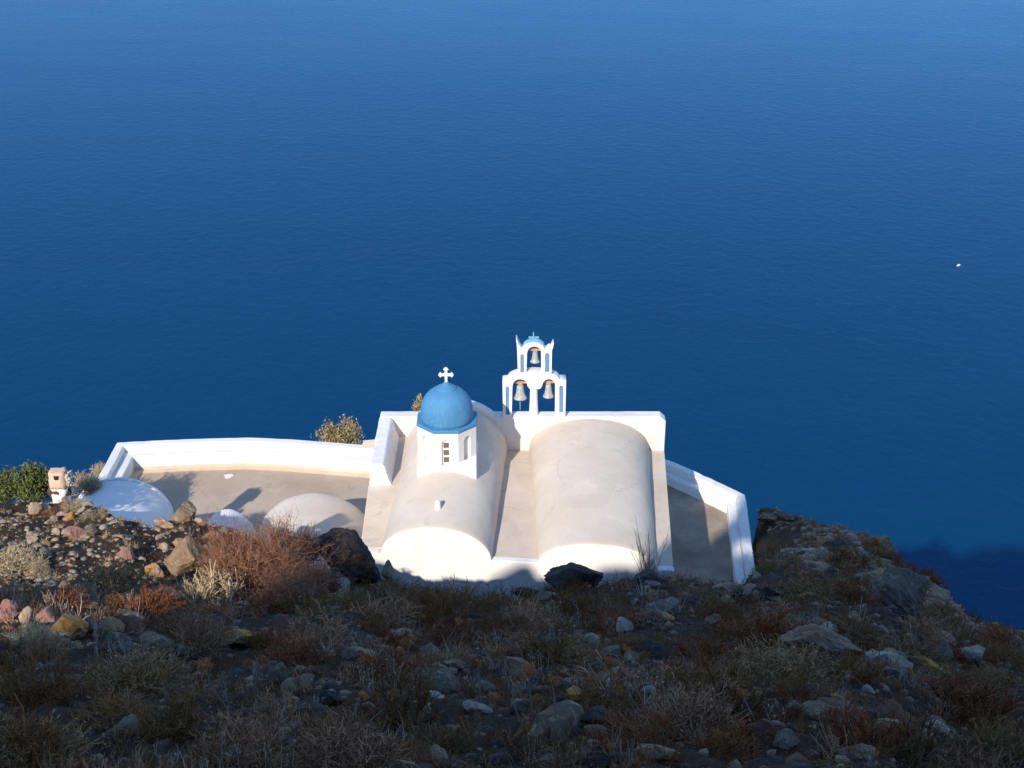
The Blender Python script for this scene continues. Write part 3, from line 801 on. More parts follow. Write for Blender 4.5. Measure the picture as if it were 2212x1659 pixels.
# ------------------------------------------------------------------ rock and plant materials
def rock_mat(name, base, dark, lichen=None, amount=0.0, pale=0.25, rust=0.0):
    m, t, b = new_mat(name)
    p = coords(t)
    n1 = noise(t, p, 2.3, 6, 0.65, 0.4); n2 = noise(t, p, 13, 6, 0.7); n3 = noise(t, p, 50, 3, 0.7)
    c = mixc(t, ramp(t, n1, [(0.35, (0, 0, 0)), (0.65, (1, 1, 1))]), base, dark)
    c = mixc(t, ramp(t, n2, [(0.55, (0, 0, 0)), (0.66, (pale, pale, pale))]), c, (0.40, 0.38, 0.33))
    if rust:
        c = mixc(t, ramp(t, noise(t, p, 4.1, 4, 0.6, 1.0), [(0.5, (0, 0, 0)), (0.62, (rust, rust, rust))]), c, (0.20, 0.095, 0.055))
    if lichen:
        g_ = t.nodes.new("ShaderNodeObjectInfo")
        ln = nd(t, "ShaderNodeTexNoise", Scale=5.5, Detail=6, Roughness=0.62, Distortion=0.8); ln.noise_dimensions = '4D'
        t.links.new(p, ln.inputs["Vector"]); mm = nd(t, "ShaderNodeMath", _operation='MULTIPLY'); t.links.new(g_.outputs["Random"], mm.inputs[0]); mm.inputs[1].default_value = 37.0
        t.links.new(mm.outputs[0], ln.inputs["W"])
        e = 0.66 - 0.30 * amount
        c = mixc(t, ramp(t, ln.outputs["Fac"], [(e, (0, 0, 0)), (e + 0.05, (1, 1, 1))]), c, mixc(t, ramp(t, n2, [(0.35, (0, 0, 0)), (0.65, (1, 1, 1))]), lichen, tuple(0.55 * k + 0.04 for k in lichen)))
    setc(t, b, c); b.inputs["Roughness"].default_value = 0.9; b.inputs["Specular IOR Level"].default_value = 0.2
    bump(t, b, mixc(t, 0.5, n2, n3), 0.8, 0.025)
    return m
OCH, ORG = (0.42, 0.22, 0.035), (0.50, 0.23, 0.03)
RM = {
 'grey': rock_mat("grey lava rock", (0.267, 0.190, 0.124), (0.161, 0.112, 0.072), (0.428, 0.309, 0.181), 0.25),
 'greyo': rock_mat("grey rock with orange lichen", (0.295, 0.206, 0.135), (0.187, 0.128, 0.083), ORG, 0.36),
 'dark': rock_mat("dark basalt", (0.052, 0.045, 0.044), (0.029, 0.025, 0.026), (0.144, 0.140, 0.129), 0.05, 0.1, 0.15),
 'pink': rock_mat("pink tuff", (0.36, 0.19, 0.145), (0.25, 0.125, 0.10), (0.42, 0.36, 0.29), 0.2),
 'beige': rock_mat("beige tuff", (0.44, 0.32, 0.21), (0.31, 0.22, 0.15), (0.5, 0.44, 0.35), 0.25, 0.3, 0.6),
 'ochre': rock_mat("rock crusted with ochre lichen", (0.24, 0.22, 0.19), (0.16, 0.14, 0.12), OCH, 0.78),
 'orange': rock_mat("rock crusted with orange lichen", (0.34, 0.30, 0.25), (0.24, 0.21, 0.17), ORG, 0.64),
 'red': rock_mat("red scoria", (0.155, 0.078, 0.056), (0.095, 0.048, 0.037), None, 0, 0.1),
 'bluegrey': rock_mat("blue-grey lava rock", (0.191, 0.160, 0.124), (0.113, 0.094, 0.074), (0.357, 0.300, 0.212), 0.3),
 'pale': rock_mat("pale stone", (0.331, 0.289, 0.236), (0.202, 0.174, 0.141), (0.276, 0.230, 0.152), 0.2, 0.4),
}
def plant_mat(name, cols, rough=0.85, trans=0.0):
    m, t, b = new_mat(name)
    g_ = t.nodes.new("ShaderNodeNewGeometry"); oi = t.nodes.new("ShaderNodeObjectInfo")
    k = len(cols)
    c = ramp(t, g_.outputs["Random Per Island"], [(i / (k - 1), c_) for i, c_ in enumerate(cols)])
    hs = nd(t, "ShaderNodeHueSaturation"); t.links.new(c, hs.inputs["Color"])
    mr = nd(t, "ShaderNodeMapRange"); t.links.new(oi.outputs["Random"], mr.inputs[0]); mr.inputs[3].default_value = 0.72; mr.inputs[4].default_value = 1.28
    t.links.new(mr.outputs[0], hs.inputs["Value"])
    setc(t, b, hs.outputs[0]); b.inputs["Roughness"].default_value = rough; b.inputs["Specular IOR Level"].default_value = 0.15
    return m
PM = {
 'rust': plant_mat("rust-red dry twigs", [(0.13, 0.055, 0.033), (0.36, 0.17, 0.10), (0.50, 0.29, 0.185), (0.25, 0.11, 0.065)]),
 'straw': plant_mat("straw-grey dry twigs", [(0.256, 0.199, 0.116), (0.701, 0.553, 0.335), (0.464, 0.369, 0.241), (0.157, 0.119, 0.076)]),
 'grey': plant_mat("grey dead twigs", [(0.159, 0.091, 0.050), (0.594, 0.340, 0.192), (0.348, 0.195, 0.115), (0.090, 0.049, 0.030)]),
 'brown': plant_mat("brown dry scrub", [(0.100, 0.033, 0.014), (0.264, 0.095, 0.039), (0.165, 0.054, 0.022), (0.412, 0.164, 0.070)]),
 'sage': plant_mat("grey-green thyme", [(0.073, 0.052, 0.024), (0.225, 0.148, 0.066), (0.398, 0.244, 0.112), (0.051, 0.033, 0.015)]),
 'olive': plant_mat("olive-brown scrub", [(0.083, 0.045, 0.016), (0.234, 0.124, 0.042), (0.146, 0.068, 0.025), (0.337, 0.173, 0.069)]),
 'green': plant_mat("green leaves", [(0.05, 0.075, 0.022), (0.15, 0.19, 0.055), (0.24, 0.27, 0.10), (0.10, 0.13, 0.04), (0.17, 0.14, 0.07)]),
 'khaki': plant_mat("khaki leaves", [(0.128, 0.103, 0.044), (0.316, 0.259, 0.122), (0.468, 0.351, 0.184), (0.083, 0.070, 0.029)]),
 'head': plant_mat("ochre dried flower heads", [(0.332, 0.170, 0.058), (0.649, 0.354, 0.128), (0.452, 0.230, 0.086), (0.196, 0.099, 0.039)]),
 'stalk': plant_mat("pale dry stalks", [(0.333, 0.267, 0.203), (0.599, 0.494, 0.386), (0.228, 0.182, 0.137), (0.439, 0.362, 0.279)]),
 'moss': plant_mat("yellow-green cushion leaves", [(0.063, 0.072, 0.016), (0.152, 0.159, 0.038), (0.096, 0.107, 0.027), (0.037, 0.044, 0.011)]),
}

# ------------------------------------------------------------------ plant geometry (numpy)
def tubes(P, r):
    """P (N,K,3) centre lines, r (N,K): three-sided tapering twigs"""
    N, K, _ = P.shape
    d = P[:, -1] - P[:, 0]; d /= np.linalg.norm(d, axis=1, keepdims=True) + 1e-9
    ref = np.where(np.abs(d[:, 2:3]) > 0.8, np.array([[1.0, 0, 0]]), np.array([[0, 0, 1.0]]))
    a = np.cross(d, ref); a /= np.linalg.norm(a, axis=1, keepdims=True) + 1e-9
    b = np.cross(d, a)
    ang = np.array([0, 2.0944, 4.18879])
    off = a[:, None, None, :] * np.cos(ang)[None, None, :, None] + b[:, None, None, :] * np.sin(ang)[None, None, :, None]
    V = P[:, :, None, :] + off * r[:, :, None, None]
    i = np.arange(N)[:, None, None] * K * 3 + np.arange(K - 1)[None, :, None] * 3
    k = np.arange(3)[None, None, :]; k2 = (k + 1) % 3
    F = np.stack([i + k, i + k2, i + 3 + k2, i + 3 + k], -1).reshape(-1, 4)
    return V.reshape(-1, 3), F
def blades(P, w, rng):
    """flat tapering leaves along centre lines P (N,K,3)"""
    N, K, _ = P.shape
    side = rng.normal(size=(N, 3)); d = P[:, -1] - P[:, 0]
    side -= d * (np.sum(side * d, 1) / (np.sum(d * d, 1) + 1e-9))[:, None]
    side /= np.linalg.norm(side, axis=1, keepdims=True) + 1e-9
    tap = np.linspace(1, 0.12, K)
    V = np.stack([P - side[:, None] * (w[:, None] * tap)[..., None], P + side[:, None] * (w[:, None] * tap)[..., None]], 2)
    i = np.arange(N)[:, None] * K * 2 + np.arange(K - 1)[None, :] * 2
    F = np.stack([i, i + 1, i + 3, i + 2], -1).reshape(-1, 4)
    return V.reshape(-1, 3), F
def leaves(C, size, rng, stretch=1.7):
    N = len(C)
    a = rng.normal(size=(N, 3)); a /= np.linalg.norm(a, axis=1, keepdims=True)
    b = np.cross(a, rng.normal(size=(N, 3))); b /= np.linalg.norm(b, axis=1, keepdims=True)
    n = np.cross(a, b)
    s = size * rng.uniform(0.6, 1.3, N)
    V = np.stack([C - a * (s * stretch)[:, None], C + b * s[:, None] * .6 + n * s[:, None] * .25, C + a * (s * stretch)[:, None], C - b * s[:, None] * .6 + n * s[:, None] * .25], 1)
    F = np.arange(N * 4).reshape(N, 4)
    return V.reshape(-1, 3), F
def cat(parts):
    V, F, n = [], [], 0
    for v, f in parts:
        V.append(v); F.append(f + n); n += len(v)
    return np.concatenate(V), np.concatenate(F)
def grow(base, d, L, K, rng, bend=0.25, up=0.15):
    """curved lines from base along d"""
    N = len(base); P = np.zeros((N, K, 3)); P[:, 0] = base
    dd = d.copy()
    for k in range(1, K):
        dd = dd + rng.normal(size=(N, 3)) * bend + np.array([0, 0, up])
        dd /= np.linalg.norm(dd, axis=1, keepdims=True)
        P[:, k] = P[:, k - 1] + dd * (L / (K - 1))[:, None]
    return P
def sphere_dirs(n, rng, zmin=0.05, zmax=1.0):
    z = rng.uniform(zmin, zmax, n); a = rng.uniform(0, 2 * math.pi, n); q = np.sqrt(1 - z * z)
    return np.stack([q * np.cos(a), q * np.sin(a), z], 1)
def branch(P, n, L, K, rng, spread=0.9, bend=0.25, up=0.1, lo=0.35):
    """n side twigs from random spots on the parent lines P"""
    N, Kp, _ = P.shape
    i = rng.integers(0, N, n); f = rng.uniform(lo, 1, n) * (Kp - 1); k = np.minimum(f.astype(int), Kp - 2); f = (f - k)[:, None]
    b = P[i, k] * (1 - f) + P[i, k + 1] * f
    d = P[i, k + 1] - P[i, k]; d /= np.linalg.norm(d, axis=1, keepdims=True) + 1e-9
    d = d + rng.normal(size=(n, 3)) * spread; d /= np.linalg.norm(d, axis=1, keepdims=True)
    return grow(b, d, L * rng.uniform(0.5, 1.2, n), K, rng, bend, up)
def rad(n, K, r0, r1): return np.tile(np.linspace(r0, r1, K), (n, 1))
def twig_bush(seed, n0=34, n1=220, n2=800, zmin=0.08, up=0.12, r=1.0, h=1.0, l2=0.24, L=(.55, .9)):
    """unit bush: about 1 across each way from the root"""
    rng = np.random.default_rng(seed)
    S = grow(rng.normal(size=(n0, 3)) * 0.04 * [1, 1, .3], sphere_dirs(n0, rng, zmin, 1), rng.uniform(*L, n0), 5, rng, 0.2, up)
    B = branch(S, n1, 0.36, 4, rng, 0.6, 0.25, up)
    T = branch(B, n2, l2, 3, rng, 0.75, 0.3, 0.08, 0.2)
    V, F = cat([tubes(S, rad(n0, 5, .020 * r, .008 * r)), tubes(B, rad(n1, 4, .011 * r, .005 * r)), tubes(T, rad(n2, 3, .0065 * r, .003 * r))])
    V[:, 2] *= h
    return npmesh("twig_bush", V, F)
def cushion_bush(seed, n=700, h=0.62, r=1.0, L=0.30):
    rng = np.random.default_rng(seed)
    d = sphere_dirs(n, rng, -0.1, 1)
    lump = 1 + 0.28 * vnoise(d[:, 0] * 2.2 + seed, d[:, 1] * 2.2, seed) + 0.22 * vnoise(d[:, 0] * 5 + seed, d[:, 1] * 5, seed + 1)
    b = d * (rng.uniform(0.45, 0.82, n) * lump)[:, None]
    P = grow(b, d + rng.normal(size=(n, 3)) * .5, L * rng.uniform(.5, 1.2, n), 4, rng, 0.3, 0.18)
    V, F = tubes(P, rad(n, 4, .011 * r, .004 * r))
    n3 = n // 2
    T = branch(P, n3, L * .5, 3, rng, .8, .3, .1, .3)
    V2, F2 = tubes(T, rad(n3, 3, .007 * r, .003 * r))
    lf_, lF = leaves(P[:, -1] + rng.normal(size=(n, 3)) * .03, .022 * r, rng)
    V, F = cat([(V, F), (V2, F2), (lf_, lF)])
    V[:, 2] *= h
    return npmesh("cushion_bush", V, F)
def leaf_bush(seed, n0=16, nclump=70, per=55, size=0.035, h=0.9, spread=0.13):
    rng = np.random.default_rng(seed)
    S = grow(rng.normal(size=(n0, 3)) * .05, sphere_dirs(n0, rng, .15, 1), rng.uniform(.5, .85, n0), 5, rng, .22, .15)
    B = branch(S, nclump, .30, 4, rng, .6, .25, .15)
    C = B[:, rng.integers(2, 4)]
    L = (B[:, 2:, :].mean(1)[:, None] + rng.normal(size=(nclump, per, 3)) * spread * np.array([1, 1, .8])).reshape(-1, 3)
    V, F = cat([tubes(S, rad(n0, 5, .024, .009)), tubes(B, rad(nclump, 4, .012, .005)), leaves(L, size, rng)])
    V[:, 2] *= h
    return npmesh("leaf_bush", V, F)
def tuft(seed, n=30, spread=0.55, K=3, w=0.012, up=0.05):
    rng = np.random.default_rng(seed)
    d = sphere_dirs(n, rng, spread, 1)
    P = grow(rng.normal(size=(n, 3)) * [.09, .09, 0], d, rng.uniform(.45, 1.0, n), K, rng, .16, up)
    return blades(P, w * rng.uniform(.6, 1.3, n), rng)
def seed_stems(seed, n=8):
    """upright dry stems with little seed heads"""
    rng = np.random.default_rng(seed)
    P = grow(rng.normal(size=(n, 3)) * [.16, .16, 0], sphere_dirs(n, rng, .86, 1), rng.uniform(.55, 1.0, n), 5, rng, .09, .05)
    B = branch(P, n * 2, .18, 3, rng, .4, .1, .2, .6)
    H = np.concatenate([P[:, -1], B[:, -1]])
    h = leaves(H, .026, rng, 1.1); h2 = leaves(H, .026, rng, 1.1)
    return cat([tubes(P, rad(n, 5, .008, .005)), tubes(B, rad(n * 2, 3, .005, .004)), h, h2])
def mini_twigs(seed, n=14, n1=18):
    rng = np.random.default_rng(seed)
    S = grow(rng.normal(size=(n, 3)) * [.12, .12, .02], sphere_dirs(n, rng, .2, 1), rng.uniform(.4, .95, n), 3, rng, .28, .1)
    B = branch(S, n1, .32, 2, rng, .7, .3, .1, .25)
    return cat([tubes(S, rad(n, 3, .014, .006)), tubes(B, rad(n1, 2, .009, .004))])
def mini_cushion(seed, n=22):
    rng = np.random.default_rng(seed)
    d = sphere_dirs(n, rng, 0, 1)
    P = grow(d * rng.uniform(.3, .7, (n, 1)) * [1, 1, .6], d + rng.normal(size=(n, 3)) * .5, .35 * rng.uniform(.5, 1.2, n), 3, rng, .3, .2)
    L = leaves(np.concatenate([P[:, -1], P[:, 1]]) + rng.normal(size=(2 * n, 3)) * .05, .05, rng, 1.3)
    return cat([tubes(P, rad(n, 3, .013, .006)), L])
def scatter_mesh(name, protos, spots, mat, label, cat_):
    """many small plants nobody could count, one mesh"""
    Vs, Fs, n = [], [], 0
    rng = np.random.default_rng(len(spots))
    for (x, y, z, s, tilt) in spots:
        v, f = protos[rng.integers(len(protos))]
        a = rng.uniform(0, 6.283); c, sn = math.cos(a), math.sin(a)
        sc = s * rng.uniform(.8, 1.2, 3)
        q = v * sc
        q = np.stack([q[:, 0] * c - q[:, 1] * sn + x, q[:, 0] * sn + q[:, 1] * c + y + tilt * q[:, 2], q[:, 2] + z], 1)
        Vs.append(q); Fs.append(f + n); n += len(v)
    me = npmesh(name, np.concatenate(Vs), np.concatenate(Fs))
    o = link(name, me, mat)
    return props(o, label, cat_, kind="stuff")
RNG = np.random.default_rng(77)
def clear_of_church(x, y):
    return not (-20.5 < x < 10.2 and y > np.interp(x, [-20, -13, -9, -5.5, 10], [43.3, 42.8, 40.5, 38.5, 38.5]))
def spots(n, y0, y1, s0, s1, zoff=-0.02, mask=None, rmax=0.50, pw=1.0, sp=1.3):
    out = []
    while len(out) < n:
        m_ = n * 2
        y = y0 + (y1 - y0) * RNG.uniform(0, 1, m_) ** pw
        x = RNG.uniform(-rmax, rmax, m_) * (y + 2.5)
        z = terrain(x, y)
        for i in range(m_):
            if not clear_of_church(x[i], y[i]) or z[i] < CAM[2] - 34: continue
            if mask is not None and not mask(x[i], y[i]): continue
            out.append((x[i], y[i], z[i] + zoff, s0 + (s1 - s0) * RNG.uniform(0, 1) ** sp, RNG.uniform(-.15, .35)))
            if len(out) >= n: break
    return out
def clumpy(seed, thr, sc=1.1):
    return lambda x, y: float(vnoise(x / sc, y / sc, seed)) + float(vnoise(x / .4, y / .4, seed + 1)) * .5 > thr

# ------------------------------------------------------------------ rocks
def rock_mesh(seed, sub=3, planes=9, flat=1.0, amp=0.05, shape=None):
    rng = np.random.default_rng(seed)
    bm = bmesh.new(); bmesh.ops.create_icosphere(bm, subdivisions=sub, radius=1)
    d = np.array([v.co[:] for v in bm.verts]); d /= np.linalg.norm(d, axis=1, keepdims=True)
    F = np.array([[v.index for v in f.verts] for f in bm.faces]); bm.free()
    n = rng.normal(size=(planes, 3)); n /= np.linalg.norm(n, axis=1, keepdims=True)
    off = rng.uniform(0.38, 0.86, planes)
    if shape == 'tri':
        n[:3] = [(.62, -.15, .77), (-.58, -.1, .81), (.1, -.92, .38)]; off[:3] = (.36, .34, .5)
    q = d @ n.T
    r = np.min(np.where(q > 0.05, off / np.maximum(q, 0.05), 9), 1)
    r = np.minimum(r, 1.02)
    r = r * (1 + amp * vnoise(d[:, 0] * 3 + seed, d[:, 1] * 3 + d[:, 2] * 2, seed) + amp * .9 * vnoise(d[:, 0] * 7 + d[:, 2] * 4, d[:, 1] * 7 - d[:, 2] * 3, seed + 1)
             + amp * .8 * vnoise(d[:, 0] * 17 + d[:, 2] * 11, d[:, 1] * 17 - d[:, 2] * 9, seed + 2))
    V = d * r[:, None]
    V /= np.abs(V).max(0)
    V[:, 2] *= flat
    return npmesh("rock", V, F, True)
def depth_of(P): return float((P - CAM) @ np.array((0, CP, -SP)))
def near_ground(x, y):
    """ground for things that stand on the near brow: never slips to the ground behind it"""
    g_ = ground(x, y); e = 0
    while 420 < x < 1625 and y > 1180 and depth_of(g_) > 21 and e < 60:
        e += 3; g_ = ground(x, y + e)
    return g_, e
def rock_at(label, x, y, wpx, hpx, mat, seed, group=None, name="rock", rot=None, sub=4, deep=0.8, tilt=0.0, amp=0.13, planes=11, shape=None):
    g_, e = near_ground(x, y); f = depth_of(g_)
    w, h = wpx * f / FPX / 2, hpx * f / FPX / 2
    c = CAM + ray(x, y - hpx * 0.42) * (f + w * deep * .5)
    o = link(name, rock_mesh(seed, sub, planes, amp=amp, shape=shape), RM[mat])
    o.location = c; o.scale = (w, w * deep, h * 1.12)
    o.rotation_euler = (R(-25), tilt, 0) if rot is None else rot
    return props(o, label, "rock", group)

# ------------------------------------------------------------------ the rocks one can tell apart
ROCKS = [
 # label, x, y(base), width, height, material, seed, deep, tilt
 ("big rounded dark boulder between the rust-red bush and the church front", 754, 1254, 150, 118, 'dark', 12, .8, .12),
 ("low dark stone at the right foot of the big dark boulder", 745, 1262, 70, 48, 'bluegrey', 14, .8, 0),
 ("small brown stone standing against the white front wall beside the dark boulder", 836, 1258, 28, 52, 'beige', 15, .8, 0),
 ("pale grey stone below the dark boulder at the edge of the sunlight", 742, 1283, 48, 36, 'pale', 16, .8, 0),
 ("large grey rock with an orange lichen edge left of the pale straw bush", 418, 1244, 136, 92, 'greyo', 21, .8, -.2),
 ("orange-spotted pale stone below the large grey rock", 332, 1248, 52, 40, 'orange', 22, .8, 0),
 ("orange lichen stone on the sunlit shoulder above the grey rock", 355, 1190, 24, 22, 'orange', 23, .8, 0),
 ("orange-topped rock leaning behind the large grey rock", 394, 1188, 50, 26, 'orange', 24, .8, 0),
 ("grey angular rock at the brow in front of the terrace", 402, 1124, 62, 46, 'grey', 25, .8, .2),
 ("pinkish stone at the brow beside the shaded white vault", 372, 1121, 30, 24, 'pink', 26, .8, 0),
 ("flat orange-beige rock below the grey rock at the brow", 352, 1142, 58, 26, 'beige', 27, .9, 0),
 ("dark stone behind the grey rock at the brow", 440, 1118, 52, 26, 'dark', 28, .8, 0),
 ("ochre stone right of the flat beige rock at the brow", 432, 1136, 30, 20, 'beige', 29, .8, 0),
 ("reddish wedge-shaped rock leaning on the chimney's foot", 126, 1086, 60, 44, 'red', 31, .8, -.5),
 ("small round grey stone beside the red wedge-shaped rock", 142, 1084, 18, 15, 'grey', 32, .8, 0),
 ("tan rock below the green bush on the sunlit shoulder", 76, 1112, 30, 30, 'beige', 33, .8, 0),
 ("large pink-beige rock on the sunlit shoulder below the chimney", 162, 1166, 54, 38, 'pink', 34, .8, .2),
 ("yellow-crusted stone above the pink-beige rock", 152, 1126, 34, 24, 'ochre', 35, .8, 0),
 ("dark slab beside the pink-beige rock", 192, 1158, 46, 26, 'bluegrey', 36, .8, .3),
 ("round yellowish stone left on the sunlit shoulder", 72, 1178, 30, 24, 'beige', 37, .8, 0),
 ("thin grey stone leaning beside the round yellowish stone", 98, 1182, 28, 16, 'grey', 38, .8, -.5),
 ("brown stone between the round yellowish stone and the pink-beige rock", 120, 1156, 22, 18, 'beige', 39, .8, 0),
 ("pink slab cut by the left edge of the photo", 14, 1345, 60, 52, 'pink', 41, .8, -.3),
 ("cream rock between the pink slab and the reddish rock, lower left", 58, 1350, 34, 42, 'beige', 42, .8, 0),
 ("mottled reddish rock left of the bright orange lichen rock", 98, 1345, 50, 40, 'pink', 43, .8, .2),
 ("bright orange lichen-covered rock in the sunlit patch at lower left", 142, 1380, 92, 84, 'orange', 44, .8, -.25),
 ("dark rock directly right of the bright orange lichen rock", 190, 1372, 44, 50, 'bluegrey', 45, .8, 0),
 ("pale grey stone below the sunlit patch at lower left", 96, 1396, 42, 26, 'pale', 46, .8, 0),
 ("brown stone right of the pale grey stone at lower left", 136, 1400, 34, 26, 'grey', 47, .8, 0),
 ("flat ochre lichen-crusted rock in the shade below the rust-red bush", 508, 1402, 98, 46, 'ochre', 51, .9, 0),
 ("rounded grey-green lichen rock left of the flat ochre rock", 252, 1408, 84, 56, 'bluegrey', 52, .8, .1),
 ("grey-brown lichen rock between the rounded rock and the flat ochre rock", 342, 1418, 96, 58, 'grey', 53, .8, -.1),
 ("half-buried brown stone below the rounded grey-green rock", 250, 1440, 60, 30, 'red', 54, .8, 0),
 ("whitish crusted stone above the first dried flower heads, left", 395, 1412, 44, 28, 'pale', 55, .8, 0),
 ("rounded dark stone in the deep shade of the hollow", 282, 1300, 42, 26, 'grey', 56, .8, 0),
 ("long low stone in the shade right of the hollow", 366, 1296, 90, 34, 'bluegrey', 57, .8, 0),
 ("small tan stone catching the light above the hollow", 300, 1283, 26, 14, 'beige', 58, .8, 0),
 ("teal-grey lichen stone in the shade under the rust-red bush", 527, 1318, 46, 28, 'pale', 59, .8, 0),
 ("dark pointed rock silhouetted against the front wall under the right vault", 1232, 1268, 150, 74, 'dark', 61, .8, 0),
 ("low dark hump left of the pointed silhouetted rock", 1130, 1290, 78, 30, 'dark', 62, .8, 0),
 ("dark rock tip at the foot of the bare twiggy stems", 1404, 1262, 74, 42, 'dark', 63, .8, .1),
 ("flat grey slab just below the bare twiggy stems", 1407, 1268, 44, 14, 'bluegrey', 64, .9, 0),
 ("brown rock under the end of the courtyard wall", 1560, 1284, 96, 30, 'grey', 65, .9, 0),
 ("broad grey overhanging slab below the courtyard", 1440, 1336, 92, 46, 'bluegrey', 66, .9, -.1),
 ("white-spotted lichen stone left of the broad overhanging slab", 1345, 1372, 52, 40, 'pale', 67, .8, .3),
 ("small mossy yellow stone right of the broad overhanging slab", 1541, 1322, 28, 20, 'ochre', 68, .8, 0),
 ("pale lichen stone under the mossy yellow stone", 1546, 1350, 50, 30, 'grey', 69, .8, 0),
 ("blackish block with an orange-brown side right of the courtyard wall's end", 1665, 1296, 60, 36, 'dark', 71, .8, 0),
 ("low rock at the far top of the right hillside, beside the courtyard wall's far corner", 1662, 1130, 54, 22, 'grey', 171, .8, .2),
 ("brown rock on the skyline right of the far courtyard corner", 1694, 1124, 56, 24, 'grey', 172, .8, 0),
 ("orange-brown stone right of the courtyard wall's end", 1636, 1298, 30, 24, 'greyo', 72, .8, 0),
 ("large triangular grey-brown slab in the middle of the right slope", 1752, 1436, 250, 116, 'grey', 73, .5, .05),
 ("big grey boulder crusted with pale lichen near the right brow", 1960, 1336, 172, 120, 'bluegrey', 74, .6, 0),
 ("ochre-stained boulder on top of the right brow", 1905, 1276, 140, 44, 'greyo', 75, .7, 0),
 ("smooth grey egg-shaped rock on the right slope", 2040, 1428, 46, 46, 'bluegrey', 76, .8, .4),
 ("white-faced dark rock with an orange top on the right slope", 2098, 1432, 66, 44, 'pale', 77, .8, 0),
 ("dark block under the white-faced rock", 2108, 1450, 62, 34, 'dark', 78, .8, 0),
 ("slanted grey slab above the egg-shaped rock", 2040, 1398, 110, 40, 'grey', 79, .7, .4),
 ("blue-grey stone with one mustard-yellow face on the right slope", 1935, 1476, 74, 40, 'bluegrey', 80, .8, 0),
 ("mustard-yellow lichen block on the right slope", 1970, 1478, 22, 38, 'ochre', 81, .9, 0),
 ("whitish crusted stone below the triangular slab", 1834, 1474, 60, 26, 'pale', 82, .8, 0),
 ("orange stone below the triangular slab", 1805, 1516, 48, 28, 'greyo', 83, .8, .2),
 ("grey lichen stone beside the orange stone, lower right", 1762, 1556, 84, 42, 'grey', 84, .8, 0),
 ("pale stone at the bottom right beside the lichen stone", 1715, 1545, 42, 34, 'bluegrey', 85, .8, .3),
 ("long grey slab near the bottom edge, right of centre", 1700, 1622, 72, 50, 'bluegrey', 86, .8, -.2),
 ("jagged grey rocks with rusty gaps, lower centre-left", 770, 1434, 84, 40, 'grey', 87, .8, .1),
 ("overhanging pale-edged slab, lower centre-left", 752, 1452, 60, 26, 'red', 88, .8, 0),
 ("grey rock by the isolated flower head, lower left of centre", 600, 1482, 50, 54, 'bluegrey', 89, .8, 0),
 ("lichen stone with an orange corner, lower left of centre", 660, 1490, 54, 38, 'greyo', 90, .8, .3),
 ("dark hollow-sided rock below the orange-cornered stone", 718, 1526, 60, 42, 'dark', 91, .8, 0),
 ("long pale slab between the flower heads, lower centre", 985, 1446, 64, 24, 'grey', 92, .8, 0),
 ("pale edged rock pointing up, lower centre", 962, 1498, 84, 50, 'bluegrey', 93, .7, .5),
 ("flat pale lichen slab below the upward-pointing rock", 1028, 1545, 92, 28, 'pale', 94, .8, .3),
 ("bluish slab with a white rim, centre of the lower slope", 1213, 1556, 70, 24, 'pale', 95, .8, 0),
 ("dark flat stone right of the white-rimmed slab", 1300, 1572, 100, 44, 'dark', 96, .8, .1),
 ("grey rounded stone below the white-rimmed slab", 1285, 1600, 56, 36, 'grey', 97, .8, 0),
 ("black rock cut off by the bottom edge of the photo", 1290, 1668, 98, 62, 'dark', 98, .8, 0),
 ("grey pointed stone left of the black rock at the bottom edge", 1262, 1640, 62, 38, 'bluegrey', 99, .8, 0),
 ("reddish-grey rock right of the black rock at the bottom edge", 1410, 1640, 120, 46, 'grey', 100, .8, 0),
 ("pale rock at the bottom edge left of the black rock", 1190, 1660, 90, 34, 'bluegrey', 101, .8, 0),
 ("grey stone with a lichen top in the middle of the lower slope", 1240, 1490, 52, 34, 'pale', 102, .8, 0),
 ("grey stone under the trio of flower heads", 1330, 1424, 50, 30, 'bluegrey', 103, .8, 0),
 ("lichen stone behind the pair of tall flower heads", 1370, 1428, 48, 30, 'grey', 104, .8, 0),
 ("whitish stone below the pair of tall flower heads", 1395, 1508, 46, 28, 'pale', 105, .8, 0),
 ("grey stone with mossy crust, left of the small flower head", 1248, 1512, 52, 36, 'ochre', 106, .8, 0),
 ("long thin dark slab in the middle of the slope", 1212, 1432, 84, 20, 'dark', 107, .8, .3),
]
BOULDERS = {r[0] for r in ROCKS if r[3] >= 110}
for lab, x, y, w, h, mt, sd, deep, tl in ROCKS:
    rock_at(lab, x, y, w, h, mt, sd, name="boulder" if w >= 110 else "rock", deep=deep, tilt=tl, sub=5 if w >= 145 else (4 if w > 44 else 3), planes=5 if 'rounded dark boulder' in lab else 16 if w >= 100 else 11,
            shape='tri' if ('triangular' in lab or 'pointed' in lab or 'tip' in lab or 'bright orange' in lab) else None)

